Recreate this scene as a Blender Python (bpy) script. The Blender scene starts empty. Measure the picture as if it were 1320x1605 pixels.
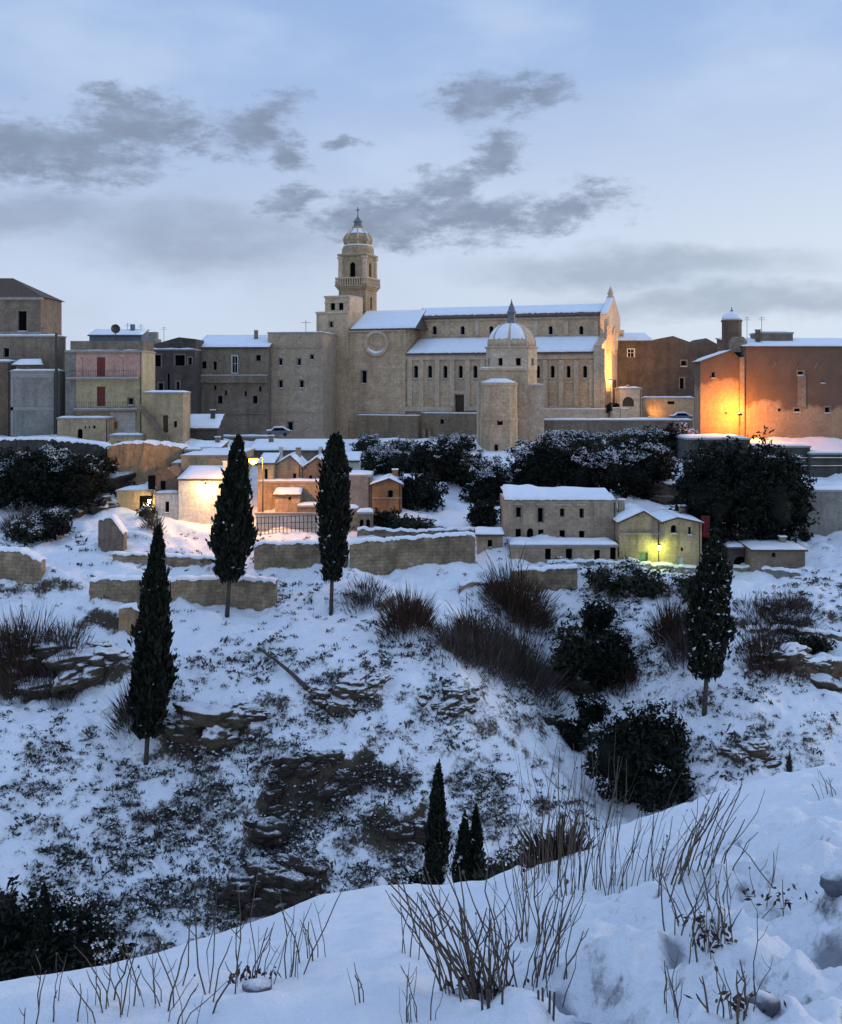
import bpy, bmesh, math, random
import numpy as np
from mathutils import Vector, Matrix, noise as mnoise
R = math.radians
random.seed(7); rng = np.random.default_rng(7)
SC = bpy.context.scene
COL = SC.collection
# ------------------------------------------------------------------ camera
F, CU, HV = 1700.0, 660.0, 600.0          # focal length, centre column and horizon row of the photograph
IW, IH = 1320.0, 1605.0
cam_d = bpy.data.cameras.new('camera'); cam = bpy.data.objects.new('camera', cam_d); COL.objects.link(cam)
cam.rotation_euler = (R(90), 0, 0)
cam_d.sensor_fit = 'VERTICAL'; cam_d.sensor_height = 24.0; cam_d.lens = 24.0*F/IH
cam_d.shift_y = -(IH/2-HV)/IH
cam_d.clip_start = 0.05; cam_d.clip_end = 8000
SC.camera = cam
SC.view_settings.view_transform = 'Standard'; SC.view_settings.look = 'None'
SC.view_settings.gamma = 1.0; SC.view_settings.use_curve_mapping = False
SC.view_settings.exposure = 0.55
SC.render.engine = 'CYCLES'
SC.cycles.use_denoising = True
SC.cycles.max_bounces = 6
SC.cycles.sample_clamp_indirect = 4.0
# ------------------------------------------------------------------ world: dusk sky with drifting clouds
SUN_EL, SUN_AZ = 4.0, 75.0                # degrees, azimuth measured from the view axis to the right
W = bpy.data.worlds.new('World'); SC.world = W; W.use_nodes = True
nt = W.node_tree; N = nt.nodes; L = nt.links
for n in list(N): N.remove(n)
def wn(t, **k):
    n = N.new(t)
    for a, b in k.items(): setattr(n, a, b)
    return n
def wmath(op, a, b=None, clamp=False):
    m = wn('ShaderNodeMath', operation=op); m.use_clamp = clamp
    for i, x in enumerate((a, b)):
        if x is None: continue
        if isinstance(x, (int, float)): m.inputs[i].default_value = x
        else: L.new(x, m.inputs[i])
    return m.outputs[0]
def wrange(x, a, b, c, d, smooth=True):
    m = wn('ShaderNodeMapRange'); m.interpolation_type = 'SMOOTHSTEP' if smooth else 'LINEAR'
    L.new(x, m.inputs[0])
    for i, y in enumerate((a, b, c, d)): m.inputs[i+1].default_value = y
    return m.outputs[0]
def wmix(f, a, b):
    m = wn('ShaderNodeMix', data_type='RGBA')
    if isinstance(f, (int, float)): m.inputs[0].default_value = f
    else: L.new(f, m.inputs[0])
    for i, x in ((6, a), (7, b)):
        if isinstance(x, tuple): m.inputs[i].default_value = (*x, 1)
        else: L.new(x, m.inputs[i])
    return m.outputs[2]
tc = wn('ShaderNodeTexCoord')
sky = wn('ShaderNodeTexSky', sky_type='NISHITA'); sky.sun_disc = False
sky.sun_elevation = R(SUN_EL); sky.sun_rotation = R(SUN_AZ); sky.altitude = 300; sky.dust_density = 1.0; sky.ozone_density = 2.0
sep = wn('ShaderNodeSeparateXYZ'); L.new(tc.outputs['Generated'], sep.inputs[0])
az = wmath('ARCTAN2', sep.outputs[0], sep.outputs[1])
el = wmath('ARCSINE', sep.outputs[2])
cmb = wn('ShaderNodeCombineXYZ'); L.new(az, cmb.inputs[0]); L.new(el, cmb.inputs[1])
ns = wn('ShaderNodeTexNoise'); ns.inputs['Scale'].default_value = 11; ns.inputs['Detail'].default_value = 7; ns.inputs['Roughness'].default_value = 0.6
mp = wn('ShaderNodeMapping'); mp.inputs['Scale'].default_value = (1, 2.2, 1); L.new(cmb.outputs[0], mp.inputs[0]); L.new(mp.outputs[0], ns.inputs['Vector'])
wv = wn('ShaderNodeVectorMath', operation='SUBTRACT'); L.new(ns.outputs['Color'], wv.inputs[0]); wv.inputs[1].default_value = (.5, .5, .5)
ws = wn('ShaderNodeVectorMath', operation='MULTIPLY'); L.new(wv.outputs[0], ws.inputs[0]); ws.inputs[1].default_value = (.11, .055, 0)
wp = wn('ShaderNodeVectorMath', operation='ADD'); L.new(cmb.outputs[0], wp.inputs[0]); L.new(ws.outputs[0], wp.inputs[1])
def blob(u, v, ru, rv, rot=0):
    a = math.atan((u-CU)/F); e = math.atan((HV-v)/F*math.cos(a))
    m = wn('ShaderNodeMapping', vector_type='TEXTURE')
    m.inputs['Location'].default_value = (a, e, 0); m.inputs['Rotation'].default_value = (0, 0, R(rot)); m.inputs['Scale'].default_value = (ru/F, rv/F, 1)
    L.new(wp.outputs[0], m.inputs[0])
    ln = wn('ShaderNodeVectorMath', operation='LENGTH'); L.new(m.outputs[0], ln.inputs[0])
    return ln.outputs['Value']
def union(lst):
    r = lst[0]
    for x in lst[1:]: r = wmath('MINIMUM', r, x)
    return r
dark = union([blob(70, 238, 230, 66), blob(225, 205, 150, 62), blob(180, 170, 60, 40), blob(395, 195, 110, 44, 26), blob(445, 230, 50, 36, 30),
              blob(765, 164, 110, 52, 3), blob(840, 142, 60, 36), blob(600, 345, 210, 50), blob(745, 345, 170, 46), blob(890, 325, 120, 44, 14), blob(695, 300, 95, 46, 25),
              blob(775, 246, 75, 32, 22), blob(455, 312, 60, 32, 20), blob(540, 228, 45, 15)])
faint = union([blob(1180, 474, 330, 34), blob(330, 370, 240, 70), blob(1000, 420, 300, 40), blob(60, 330, 160, 40)])
fz = wn('ShaderNodeTexNoise'); fz.inputs['Scale'].default_value = 38; fz.inputs['Detail'].default_value = 9; fz.inputs['Roughness'].default_value = .72; L.new(mp.outputs[0], fz.inputs['Vector'])
dark = wmath('ADD', dark, wmath('MULTIPLY', wmath('SUBTRACT', fz.outputs['Fac'], .5), 1.9))
m_dark = wrange(dark, 1.0, .22, 0, .95)
m_faint = wrange(faint, 1.25, .25, 0, .55)
# the same kind of clouds everywhere outside the view
n2 = wn('ShaderNodeTexNoise'); n2.inputs['Scale'].default_value = 3.2; n2.inputs['Detail'].default_value = 8; n2.inputs['Roughness'].default_value = .55
mp2 = wn('ShaderNodeMapping'); mp2.inputs['Scale'].default_value = (1, 2.4, 1); mp2.inputs['Location'].default_value = (3.1, 1.7, 0)
L.new(cmb.outputs[0], mp2.inputs[0]); L.new(mp2.outputs[0], n2.inputs['Vector'])
aabs = wmath('ABSOLUTE', az)
outv = wmath('MAXIMUM', wrange(aabs, .42, .6, 0, 1), wrange(el, .36, .5, 0, 1))
m_gen = wmath('MULTIPLY', wrange(n2.outputs['Fac'], .56, .70, 0, .6), outv)
cl = wmath('MAXIMUM', m_dark, wmath('MAXIMUM', m_faint, m_gen))
clt = wn('ShaderNodeTexNoise'); clt.inputs['Scale'].default_value = 26; clt.inputs['Detail'].default_value = 5; L.new(mp.outputs[0], clt.inputs['Vector'])
cl = wmath('MULTIPLY', cl, wrange(clt.outputs['Fac'], .25, .6, .72, 1))
skc = wn('ShaderNodeVectorMath', operation='SCALE'); L.new(sky.outputs[0], skc.inputs[0]); skc.inputs['Scale'].default_value = 0.10
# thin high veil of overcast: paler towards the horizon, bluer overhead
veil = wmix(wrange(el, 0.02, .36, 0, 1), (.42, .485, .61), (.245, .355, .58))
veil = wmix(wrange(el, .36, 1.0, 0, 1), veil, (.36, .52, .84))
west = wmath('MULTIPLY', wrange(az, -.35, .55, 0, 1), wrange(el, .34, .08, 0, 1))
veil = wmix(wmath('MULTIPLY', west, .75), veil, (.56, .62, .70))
vn = wn('ShaderNodeTexNoise'); vn.inputs['Scale'].default_value = 4; vn.inputs['Detail'].default_value = 6; L.new(mp.outputs[0], vn.inputs['Vector'])
veil = wmix(wrange(vn.outputs['Fac'], .42, .68, 0, .5), veil, (.47, .56, .70))
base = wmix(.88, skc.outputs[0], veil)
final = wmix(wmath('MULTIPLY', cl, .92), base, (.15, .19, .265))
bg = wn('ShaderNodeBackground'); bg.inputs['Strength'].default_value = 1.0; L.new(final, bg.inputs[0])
ow = wn('ShaderNodeOutputWorld'); L.new(bg.outputs[0], ow.inputs[0])
# ------------------------------------------------------------------ last warm light from the west
sd = bpy.data.lights.new('sun', 'SUN'); sd.energy = 0.75; sd.angle = R(14); sd.color = (1.0, .74, .45)
so = bpy.data.objects.new('sun', sd); COL.objects.link(so)
sv = Vector((math.sin(R(SUN_AZ))*math.cos(R(SUN_EL+6)), math.cos(R(SUN_AZ))*math.cos(R(SUN_EL+6)), math.sin(R(SUN_EL+6))))
so.rotation_euler = sv.to_track_quat('Z', 'Y').to_euler()
# ------------------------------------------------------------------ helpers
def P(u, v, d): return Vector(((u-CU)/F*d, d, (HV-v)/F*d))
def tag(o, label=None, cat=None, group=None, kind=None):
    if label: o['label'] = label
    if cat: o['category'] = cat
    if group: o['group'] = group
    if kind: o['kind'] = kind
    return o
def empty(name, loc, rz=0, label=None, cat=None, group=None):
    o = bpy.data.objects.new(name, None); COL.objects.link(o); o.location = loc; o.rotation_euler = (0, 0, rz)
    o.empty_display_size = .3
    return tag(o, label, cat, group, 'thing' if cat else None)
def link(name, me, mat=None, parent=None, smooth=False):
    o = bpy.data.objects.new(name, me); COL.objects.link(o)
    if mat and not me.materials: me.materials.append(mat)
    if parent: o.parent = parent
    if smooth: me.polygons.foreach_set('use_smooth', [True]*len(me.polygons))
    return o
class MB:
    def __init__(s): s.v = []; s.f = []
    def face(s, *pts):
        i = len(s.v); s.v += [tuple(p) for p in pts]; s.f.append(tuple(range(i, i+len(pts)))); return s
    def box(s, x0, x1, y0, y1, z0, z1):
        i = len(s.v)
        s.v += [(x0,y0,z0),(x1,y0,z0),(x1,y1,z0),(x0,y1,z0),(x0,y0,z1),(x1,y0,z1),(x1,y1,z1),(x0,y1,z1)]
        s.f += [tuple(i+k for k in q) for q in ((0,3,2,1),(4,5,6,7),(0,1,5,4),(1,2,6,5),(2,3,7,6),(3,0,4,7))]; return s
    def slab(s, c, th):                       # four corners of the top, extruded downward
        i = len(s.v); s.v += [tuple(p) for p in c]+[(p[0], p[1], p[2]-th) for p in c]
        s.f += [tuple(i+k for k in q) for q in ((0,1,2,3),(7,6,5,4),(4,5,1,0),(5,6,2,1),(6,7,3,2),(7,4,0,3))]; return s
    def prism(s, poly, d):                    # polygon points, extruded along vector d
        i = len(s.v); n = len(poly); s.v += [tuple(p) for p in poly]+[(p[0]+d[0], p[1]+d[1], p[2]+d[2]) for p in poly]
        s.f += [tuple(range(i, i+n)), tuple(range(i+2*n-1, i+n-1, -1))]
        for k in range(n): s.f.append((i+k, i+n+k, i+n+(k+1) % n, i+(k+1) % n))
        return s
    def lathe(s, prof, n=16, cx=0, cy=0, ph=0, cap=True):   # prof: (r, z) from low to high
        i = len(s.v)
        for r, z in prof:
            for k in range(n):
                a = ph+2*math.pi*k/n; s.v.append((cx+r*math.cos(a), cy+r*math.sin(a), z))
        for j in range(len(prof)-1):
            for k in range(n):
                a, b = i+j*n+k, i+j*n+(k+1) % n; s.f.append((a, b, b+n, a+n))
        if cap:
            s.f.append(tuple(i+k for k in range(n-1, -1, -1))); t = i+(len(prof)-1)*n; s.f.append(tuple(t+k for k in range(n)))
        return s
    def tube(s, pts, rad, n=6):
        i = len(s.v); pts = [Vector(p) for p in pts]; m = len(pts)
        for j, p in enumerate(pts):
            t = (pts[min(j+1, m-1)]-pts[max(j-1, 0)]); t = t.normalized() if t.length > 1e-9 else Vector((0,0,1))
            a = t.cross(Vector((0,0,1))); a = a.normalized() if a.length > 1e-3 else Vector((1,0,0)); b = t.cross(a)
            r = rad[j] if isinstance(rad, (list, tuple)) else rad
            for k in range(n):
                q = 2*math.pi*k/n; s.v.append(tuple(p+a*(r*math.cos(q))+b*(r*math.sin(q))))
        for j in range(m-1):
            for k in range(n):
                a, b = i+j*n+k, i+j*n+(k+1) % n; s.f.append((a, a+n, b+n, b))
        s.f.append(tuple(i+k for k in range(n))); t = i+(m-1)*n; s.f.append(tuple(t+k for k in range(n-1, -1, -1)))
        return s
    def facade(s, x0, x1, z0, z1, holes=(), y=0., rev=.3, rot=None):
        # wall face looking to -y with real openings; holes: (hx0, hx1, hz0, hz1, arched)
        st = len(s.v)
        xs = sorted({x0, x1, *[min(max(q, x0), x1) for h in holes for q in h[:2]]}); zs = sorted({z0, z1, *[min(max(q, z0), z1) for h in holes for q in h[2:4]]})
        for a, b in zip(xs, xs[1:]):
            for c, d in zip(zs, zs[1:]):
                if b-a < 1e-5 or d-c < 1e-5: continue
                mx, mz = (a+b)/2, (c+d)/2
                if any(h[0] < mx < h[1] and h[2] < mz < h[3] for h in holes): continue
                s.face((a,y,c),(b,y,c),(b,y,d),(a,y,d))
        for h in holes:
            a, b, c, d = h[:4]; w = y+rev
            if len(h) > 4 and h[4]:
                r = (b-a)/2; cx = (a+b)/2; zc = d-r
                arc = [(cx-r*math.cos(math.pi*k/8), zc+r*math.sin(math.pi*k/8)) for k in range(9)]
                for k in range(8):
                    p, q = arc[k], arc[k+1]
                    s.face((p[0],y,p[1]),(q[0],y,q[1]),(q[0],y,d),(p[0],y,d))
                    s.face((p[0],y,p[1]),(p[0],w,p[1]),(q[0],w,q[1]),(q[0],y,q[1]))
                top = zc
            else:
                top = d; s.face((a,y,d),(a,w,d),(b,w,d),(b,y,d))
            s.face((a,y,c),(a,w,c),(a,w,top),(a,y,top)); s.face((b,w,c),(b,y,c),(b,y,top),(b,w,top)); s.face((a,y,c),(b,y,c),(b,w,c),(a,w,c))
        if rot is not None:
            for k in range(st, len(s.v)): s.v[k] = tuple(rot @ Vector(s.v[k]))
        return s
    def build(s, name, mat, parent=None, smooth=False, bev=0):
        me = bpy.data.meshes.new(name); me.from_pydata(s.v, [], s.f); me.validate(); me.update()
        o = link(name, me, mat, parent, smooth)
        if bev:
            m = o.modifiers.new('bevel', 'BEVEL'); m.width = bev; m.segments = 2; m.limit_method = 'ANGLE'
        return o
class Fr:                                     # a building's own frame: x along its front, y into depth, z up
    def __init__(s, u, v, d, phi=0):
        s.O = P(u, v, d); s.phi = R(phi); s.a = (math.cos(s.phi), -math.sin(s.phi)); s.b = (math.sin(s.phi), math.cos(s.phi))
    def X(s, u, off=0):
        r = (u-CU)/F
        return (r*(s.O.y+off*s.b[1])-s.O.x-off*s.b[0])/(s.a[0]-r*s.a[1])
    def Z(s, u, v, off=0): return (HV-v)/F*(s.O.y+off*s.b[1]+s.X(u, off)*s.a[1])-s.O.z
    def root(s, name, label, cat, group=None): return empty(name, s.O, -s.phi, label, cat, group)
def fbm(p, o=4): return mnoise.fractal(Vector(p), 1.0, 2.0, o)
# ------------------------------------------------------------------ materials
def mat_new(name):
    m = bpy.data.materials.new(name); m.use_nodes = True; t = m.node_tree
    b = t.nodes['Principled BSDF']; return m, t, b
def nd(t, ty, ins=None, **k):
    n = t.nodes.new(ty)
    for a, b in k.items(): setattr(n, a, b)
    for a, b in (ins or {}).items():
        if hasattr(b, 'links'): t.links.new(b, n.inputs[a])
        else: n.inputs[a].default_value = b
    return n
def mixc(t, f, a, b, mode='MIX'):
    n = t.nodes.new('ShaderNodeMix'); n.data_type = 'RGBA'; n.blend_type = mode
    for i, x in ((0, f), (6, a), (7, b)):
        if hasattr(x, 'links'): t.links.new(x, n.inputs[i])
        elif isinstance(x, tuple): n.inputs[i].default_value = (*x, 1)
        else: n.inputs[i].default_value = x
    return n.outputs[2]
def rng_n(t, x, a, b, c=0., d=1.):
    n = t.nodes.new('ShaderNodeMapRange'); t.links.new(x, n.inputs[0])
    for i, y in enumerate((a, b, c, d)): n.inputs[i+1].default_value = y
    return n.outputs[0]
def stone(name, c1, c2, sc=.22, brick=(.75, .34), mort=.35, streak=.5, rough=.9, stain=(.05,.045,.04)):
    m, t, b = mat_new(name)
    co = nd(t, 'ShaderNodeTexCoord').outputs['Object']
    s = nd(t, 'ShaderNodeSeparateXYZ', {0: co}); ad = nd(t, 'ShaderNodeMath', {0: s.outputs[0], 1: s.outputs[1]}, operation='ADD')
    uv = nd(t, 'ShaderNodeCombineXYZ', {0: ad.outputs[0], 1: s.outputs[2]})
    n1 = nd(t, 'ShaderNodeTexNoise', {'Vector': co, 'Scale': sc, 'Detail': 8., 'Roughness': .65})
    c = mixc(t, rng_n(t, n1.outputs['Fac'], .36, .66), c1, c2)
    n4 = nd(t, 'ShaderNodeTexNoise', {'Vector': co, 'Scale': 2.2, 'Detail': 5., 'Roughness': .75})
    c = mixc(t, rng_n(t, n4.outputs['Fac'], .42, .66, .0, .68), c, tuple(x*.42 for x in c1))
    n5 = nd(t, 'ShaderNodeTexNoise', {'Vector': co, 'Scale': .75, 'Detail': 7., 'Roughness': .7, 'Distortion': .6})
    c = mixc(t, rng_n(t, n5.outputs['Fac'], .52, .68, 0, .42), c, tuple(x*.55 for x in c2)); c = mixc(t, rng_n(t, n5.outputs['Fac'], .46, .34, 0, .4), c, tuple(min(.62, x*1.25) for x in c1))
    if brick:
        bk = nd(t, 'ShaderNodeTexBrick', {'Vector': uv.outputs[0], 'Color1': (1,1,1,1), 'Color2': (.72,.7,.68,1), 'Mortar': (.5,.46,.42,1), 'Scale': 1., 'Mortar Size': .025, 'Brick Width': brick[0], 'Row Height': brick[1], 'Mortar Smooth': .3})
        c = mixc(t, mort, c, bk.outputs['Color'], 'MULTIPLY')
    if streak:
        mp = nd(t, 'ShaderNodeMapping', {0: co}); mp.inputs['Scale'].default_value = (.55, .55, .06)
        n2 = nd(t, 'ShaderNodeTexNoise', {'Vector': mp.outputs[0], 'Scale': 1.6, 'Detail': 6., 'Roughness': .6})
        c = mixc(t, rng_n(t, n2.outputs['Fac'], .5, .74, 0, streak), c, stain)
    t.links.new(c, b.inputs['Base Color']); b.inputs['Roughness'].default_value = rough
    n3 = nd(t, 'ShaderNodeTexNoise', {'Vector': co, 'Scale': 3.5, 'Detail': 6.})
    bp = nd(t, 'ShaderNodeBump', {'Height': n3.outputs['Fac'], 'Strength': .55, 'Distance': .12}); t.links.new(bp.outputs[0], b.inputs['Normal'])
    return m
def plain(name, c, rough=.7, var=.25, sc=2., metal=0, emit=None, es=0):
    m, t, b = mat_new(name)
    co = nd(t, 'ShaderNodeTexCoord').outputs['Object']
    n1 = nd(t, 'ShaderNodeTexNoise', {'Vector': co, 'Scale': sc, 'Detail': 5.})
    cc = mixc(t, rng_n(t, n1.outputs['Fac'], .3, .7), c, tuple(x*(1-var) for x in c))
    t.links.new(cc, b.inputs['Base Color']); b.inputs['Roughness'].default_value = rough; b.inputs['Metallic'].default_value = metal
    if emit: b.inputs['Emission Color'].default_value = (*emit, 1); b.inputs['Emission Strength'].default_value = es
    return m
def snow_mat(name, sc=1.2, bump=.35, dist=.1):
    m, t, b = mat_new(name)
    co = nd(t, 'ShaderNodeTexCoord').outputs['Object']
    n1 = nd(t, 'ShaderNodeTexNoise', {'Vector': co, 'Scale': sc, 'Detail': 7., 'Roughness': .62})
    c = mixc(t, rng_n(t, n1.outputs['Fac'], .3, .75), (.83,.86,.90), (.74,.77,.82))
    t.links.new(c, b.inputs['Base Color']); b.inputs['Roughness'].default_value = .65; b.inputs['Specular IOR Level'].default_value = .25
    n2 = nd(t, 'ShaderNodeTexNoise', {'Vector': co, 'Scale': sc*6, 'Detail': 5.})
    ad = nd(t, 'ShaderNodeMath', {0: n1.outputs['Fac'], 1: n2.outputs['Fac']}, operation='ADD')
    bp = nd(t, 'ShaderNodeBump', {'Height': ad.outputs[0], 'Strength': bump, 'Distance': dist}); t.links.new(bp.outputs[0], b.inputs['Normal'])
    return m
def rock_mat(name, c1, c2, lo, hi, sc=.6, snow=(.82,.85,.90), bd=.4):
    # bare rock or soil where it is steep, snow where it lies flat enough
    m, t, b = mat_new(name)
    co = nd(t, 'ShaderNodeTexCoord').outputs['Object']; ge = nd(t, 'ShaderNodeNewGeometry')
    n1 = nd(t, 'ShaderNodeTexNoise', {'Vector': co, 'Scale': sc, 'Detail': 9., 'Roughness': .7})
    n2 = nd(t, 'ShaderNodeTexNoise', {'Vector': co, 'Scale': sc*7, 'Detail': 6., 'Roughness': .7})
    rk = mixc(t, rng_n(t, n1.outputs['Fac'], .35, .65), c1, c2)
    rk = mixc(t, rng_n(t, n2.outputs['Fac'], .35, .7, 0, .75), rk, tuple(x*.35 for x in c1))
    s = nd(t, 'ShaderNodeSeparateXYZ', {0: ge.outputs['Normal']})
    a = nd(t, 'ShaderNodeMath', {0: n2.outputs['Fac'], 1: .5}, operation='SUBTRACT'); a2 = nd(t, 'ShaderNodeMath', {0: a.outputs[0], 1: .9}, operation='MULTIPLY')
    a3 = nd(t, 'ShaderNodeMath', {0: s.outputs[2], 1: a2.outputs[0]}, operation='ADD')
    f = rng_n(t, a3.outputs[0], lo, hi)
    c = mixc(t, f, rk, snow); t.links.new(c, b.inputs['Base Color']); b.inputs['Roughness'].default_value = .85; b.inputs['Specular IOR Level'].default_value = .2
    ad = nd(t, 'ShaderNodeMath', {0: n1.outputs['Fac'], 1: n2.outputs['Fac']}, operation='ADD')
    bp = nd(t, 'ShaderNodeBump', {'Height': ad.outputs[0], 'Strength': .7, 'Distance': bd}); t.links.new(bp.outputs[0], b.inputs['Normal'])
    return m
def plaster_mix(name, b1, b2, t1, t2, zl, wd, sc=.16):
    # tan plaster below, bare brown stone above where it has fallen off
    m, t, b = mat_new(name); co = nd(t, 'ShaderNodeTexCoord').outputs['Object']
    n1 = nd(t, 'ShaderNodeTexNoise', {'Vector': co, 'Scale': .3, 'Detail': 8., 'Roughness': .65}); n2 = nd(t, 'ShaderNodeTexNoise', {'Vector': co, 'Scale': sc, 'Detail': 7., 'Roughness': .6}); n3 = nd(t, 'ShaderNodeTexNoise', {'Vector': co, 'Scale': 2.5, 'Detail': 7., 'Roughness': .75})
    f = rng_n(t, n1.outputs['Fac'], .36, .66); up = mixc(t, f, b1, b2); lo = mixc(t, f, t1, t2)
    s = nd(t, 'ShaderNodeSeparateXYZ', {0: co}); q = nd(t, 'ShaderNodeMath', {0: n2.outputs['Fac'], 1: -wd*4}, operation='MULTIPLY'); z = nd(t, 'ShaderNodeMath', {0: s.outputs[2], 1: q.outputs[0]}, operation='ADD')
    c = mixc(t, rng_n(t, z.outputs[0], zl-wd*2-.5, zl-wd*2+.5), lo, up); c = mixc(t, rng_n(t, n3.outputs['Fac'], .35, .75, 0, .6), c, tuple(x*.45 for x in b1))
    t.links.new(c, b.inputs['Base Color']); b.inputs['Roughness'].default_value = .9
    bp = nd(t, 'ShaderNodeBump', {'Height': n3.outputs['Fac'], 'Strength': .5, 'Distance': .12}); t.links.new(bp.outputs[0], b.inputs['Normal']); return m
def leaf_mat(name, c, var=.5, rough=.7):
    m, t, b = mat_new(name)
    ge = nd(t, 'ShaderNodeNewGeometry'); n = nd(t, 'ShaderNodeTexNoise', {'Vector': ge.outputs['Position'], 'Scale': .9, 'Detail': 3.})
    b.inputs['Specular IOR Level'].default_value = .1
    r = mixc(t, ge.outputs['Random Per Island'], c, tuple(x*(1-var) for x in c)); r = mixc(t, rng_n(t, n.outputs['Fac'], .35, .65, 0, .6), r, tuple(x*.4 for x in c))
    t.links.new(r, b.inputs['Base Color']); b.inputs['Roughness'].default_value = rough; b.inputs['Specular IOR Level'].default_value = .2
    return m
M = dict(
 church=stone('church_stone', (.72,.52,.335), (.50,.355,.22), sc=.3, brick=(1.1,.55), mort=.5, streak=.4, stain=(.14,.105,.075)),
 church_light=stone('pale_dressed_stone', (.70,.54,.385), (.56,.42,.29), sc=.5, brick=(.9,.45), mort=.25, streak=.2, stain=(.12,.09,.065)),
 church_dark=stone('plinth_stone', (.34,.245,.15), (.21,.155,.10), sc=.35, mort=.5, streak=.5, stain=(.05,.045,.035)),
 tower=stone('tower_stone', (.48,.35,.21), (.32,.23,.14), sc=.5, brick=(.9,.45), mort=.3, streak=.35, stain=(.09,.065,.04)),
 palace=stone('palace_stone', (.52,.405,.285), (.42,.32,.22), sc=.25, mort=.45, streak=.22, stain=(.10,.08,.06)),
 darkst=stone('dark_stone', (.115,.095,.075), (.06,.05,.045), sc=.3, mort=.4, streak=.6, stain=(.022,.02,.02)),
 midst=stone('weathered_stone', (.29,.23,.165), (.18,.14,.105), sc=.3, mort=.45, streak=.5, stain=(.05,.04,.035)),
 brownst=stone('brown_stone', (.21,.14,.09), (.13,.09,.062), sc=.25, mort=.45, streak=.5, stain=(.04,.03,.026)),
 convent=plaster_mix('convent_wall', (.155,.105,.07), (.10,.07,.05), (.42,.30,.185), (.29,.20,.125), 5.4, 2.6, .22), churchend=plaster_mix('church_end_wall', (.155,.105,.07), (.10,.07,.05), (.42,.29,.17), (.30,.20,.115), 8.2, 2.2, .3),  # convent's tan plaster reaches higher so its colour widens the lamp glow
 ruin=stone('ruin_stone', (.50,.385,.27), (.32,.24,.165), sc=.6, mort=.4, streak=.55, stain=(.09,.07,.055)),
 tan=stone('tan_plaster', (.52,.395,.235), (.39,.285,.165), sc=.4, brick=None, streak=.4, stain=(.12,.09,.06)),
 yellow=stone('yellow_plaster', (.58,.48,.29), (.48,.38,.22), sc=.4, brick=None, streak=.25, stain=(.18,.14,.09)),
 pink=stone('pink_plaster', (.60,.36,.28), (.50,.29,.23), sc=.4, brick=None, streak=.3, stain=(.19,.12,.10)),
 white=stone('white_limewash', (.72,.68,.62), (.62,.57,.50), sc=.4, brick=None, streak=.2, stain=(.3,.26,.22)),
 grey=stone('grey_render', (.30,.29,.255), (.21,.20,.18), sc=.3, brick=None, streak=.35, stain=(.07,.07,.065)),
 orange=stone('orange_brick', (.42,.22,.09), (.27,.14,.065), sc=.5, brick=(.5,.22), mort=.5, streak=.4, stain=(.08,.05,.035)),
 wallst=stone('rubble_wall', (.44,.34,.22), (.23,.175,.115), sc=.35, brick=(.75,.36), mort=.85, streak=.6, stain=(.045,.04,.03)),
 cliff=stone('tufa_cliff', (.46,.30,.155), (.26,.17,.095), sc=.3, brick=None, streak=.6, stain=(.06,.045,.035)),
 darkwall=stone('dark_retaining', (.105,.10,.085), (.055,.055,.048), sc=.3, brick=(1.2,.4), mort=.5, streak=.5, stain=(.02,.022,.018)),
 tile=plain('roof_tile', (.11,.075,.055), .9, .5, 3),
 pane=plain('dark_opening', (.008,.007,.008), 1., .3),
 frame=plain('grey_frame', (.20,.19,.18), .7), wframe=plain('white_frame', (.55,.56,.58), .6),
 red=plain('red_shutter', (.16,.018,.014), .6, .3), redc=plain('red_cloth', (.20,.006,.014), .8, .4), wood=plain('dark_wood', (.07,.045,.03), .8, .4),
 green=plain('green_door', (.16,.26,.18), .7), iron=plain('iron', (.03,.03,.033), .55, .3), metal=plain('sheet_metal', (.13,.16,.22), .45, .3, metal=.3),
 lead=plain('lead', (.17,.18,.21), .6, .4), trim=plain('worn_trim', (.27,.235,.19), .9, .4), concrete=plain('concrete_ledge', (.33,.31,.28), .85, .3),
 snow=snow_mat('snow'), snowfine=snow_mat('snow_fine', 6, .35, .02),
 hill=rock_mat('snowy_slope', (.075,.06,.045), (.11,.085,.06), .50, .72, .5, bd=.22),
 rock=rock_mat('rock', (.15,.115,.08), (.075,.06,.048), .45, .78, .7), rockdark=rock_mat('dark_rock', (.045,.038,.032), (.075,.06,.048), .80, 1.05, .8),
 boulder=rock_mat('boulder', (.19,.205,.24), (.12,.13,.155), .55, 1.0, 5., bd=.03), bank=rock_mat('bank_snow', (.22,.23,.26), (.14,.14,.155), .42, .72, 4., bd=.03),
 cypress=leaf_mat('cypress_leaf', (.016,.021,.013), .5), ever=leaf_mat('evergreen_leaf', (.012,.017,.012), .6), olive=leaf_mat('olive_leaf', (.045,.05,.032), .5),
 brush=leaf_mat('brush_twig', (.085,.05,.036), .6), brushgrey=leaf_mat('grey_twig', (.10,.082,.075), .5), scrub=leaf_mat('scrub', (.085,.08,.07), .6),
 stalk=leaf_mat('dry_stalk', (.17,.13,.095), .6), bark=plain('bark', (.075,.06,.05), .9, .5, 4), leafsnow=plain('leaf_snow', (.72,.76,.82), .7, .2),
 car=plain('car_paint', (.12,.13,.15), .35, .1), rubber=plain('tyre', (.02,.02,.02), .8),
 lampo=plain('sodium_glass', (1,.7,.25), .4, 0, emit=(1,.38,.03), es=4.5), lampw=plain('warm_glass', (1,.8,.4), .4, 0, emit=(1,.72,.28), es=55), lampg=plain('green_glass', (.8,1,.3), .4, 0, emit=(.75,1,.12), es=45),
 lampoff=plain('frosted_glass', (.6,.58,.52), .4, .1, emit=(1,.7,.35), es=1.2),
)
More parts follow.
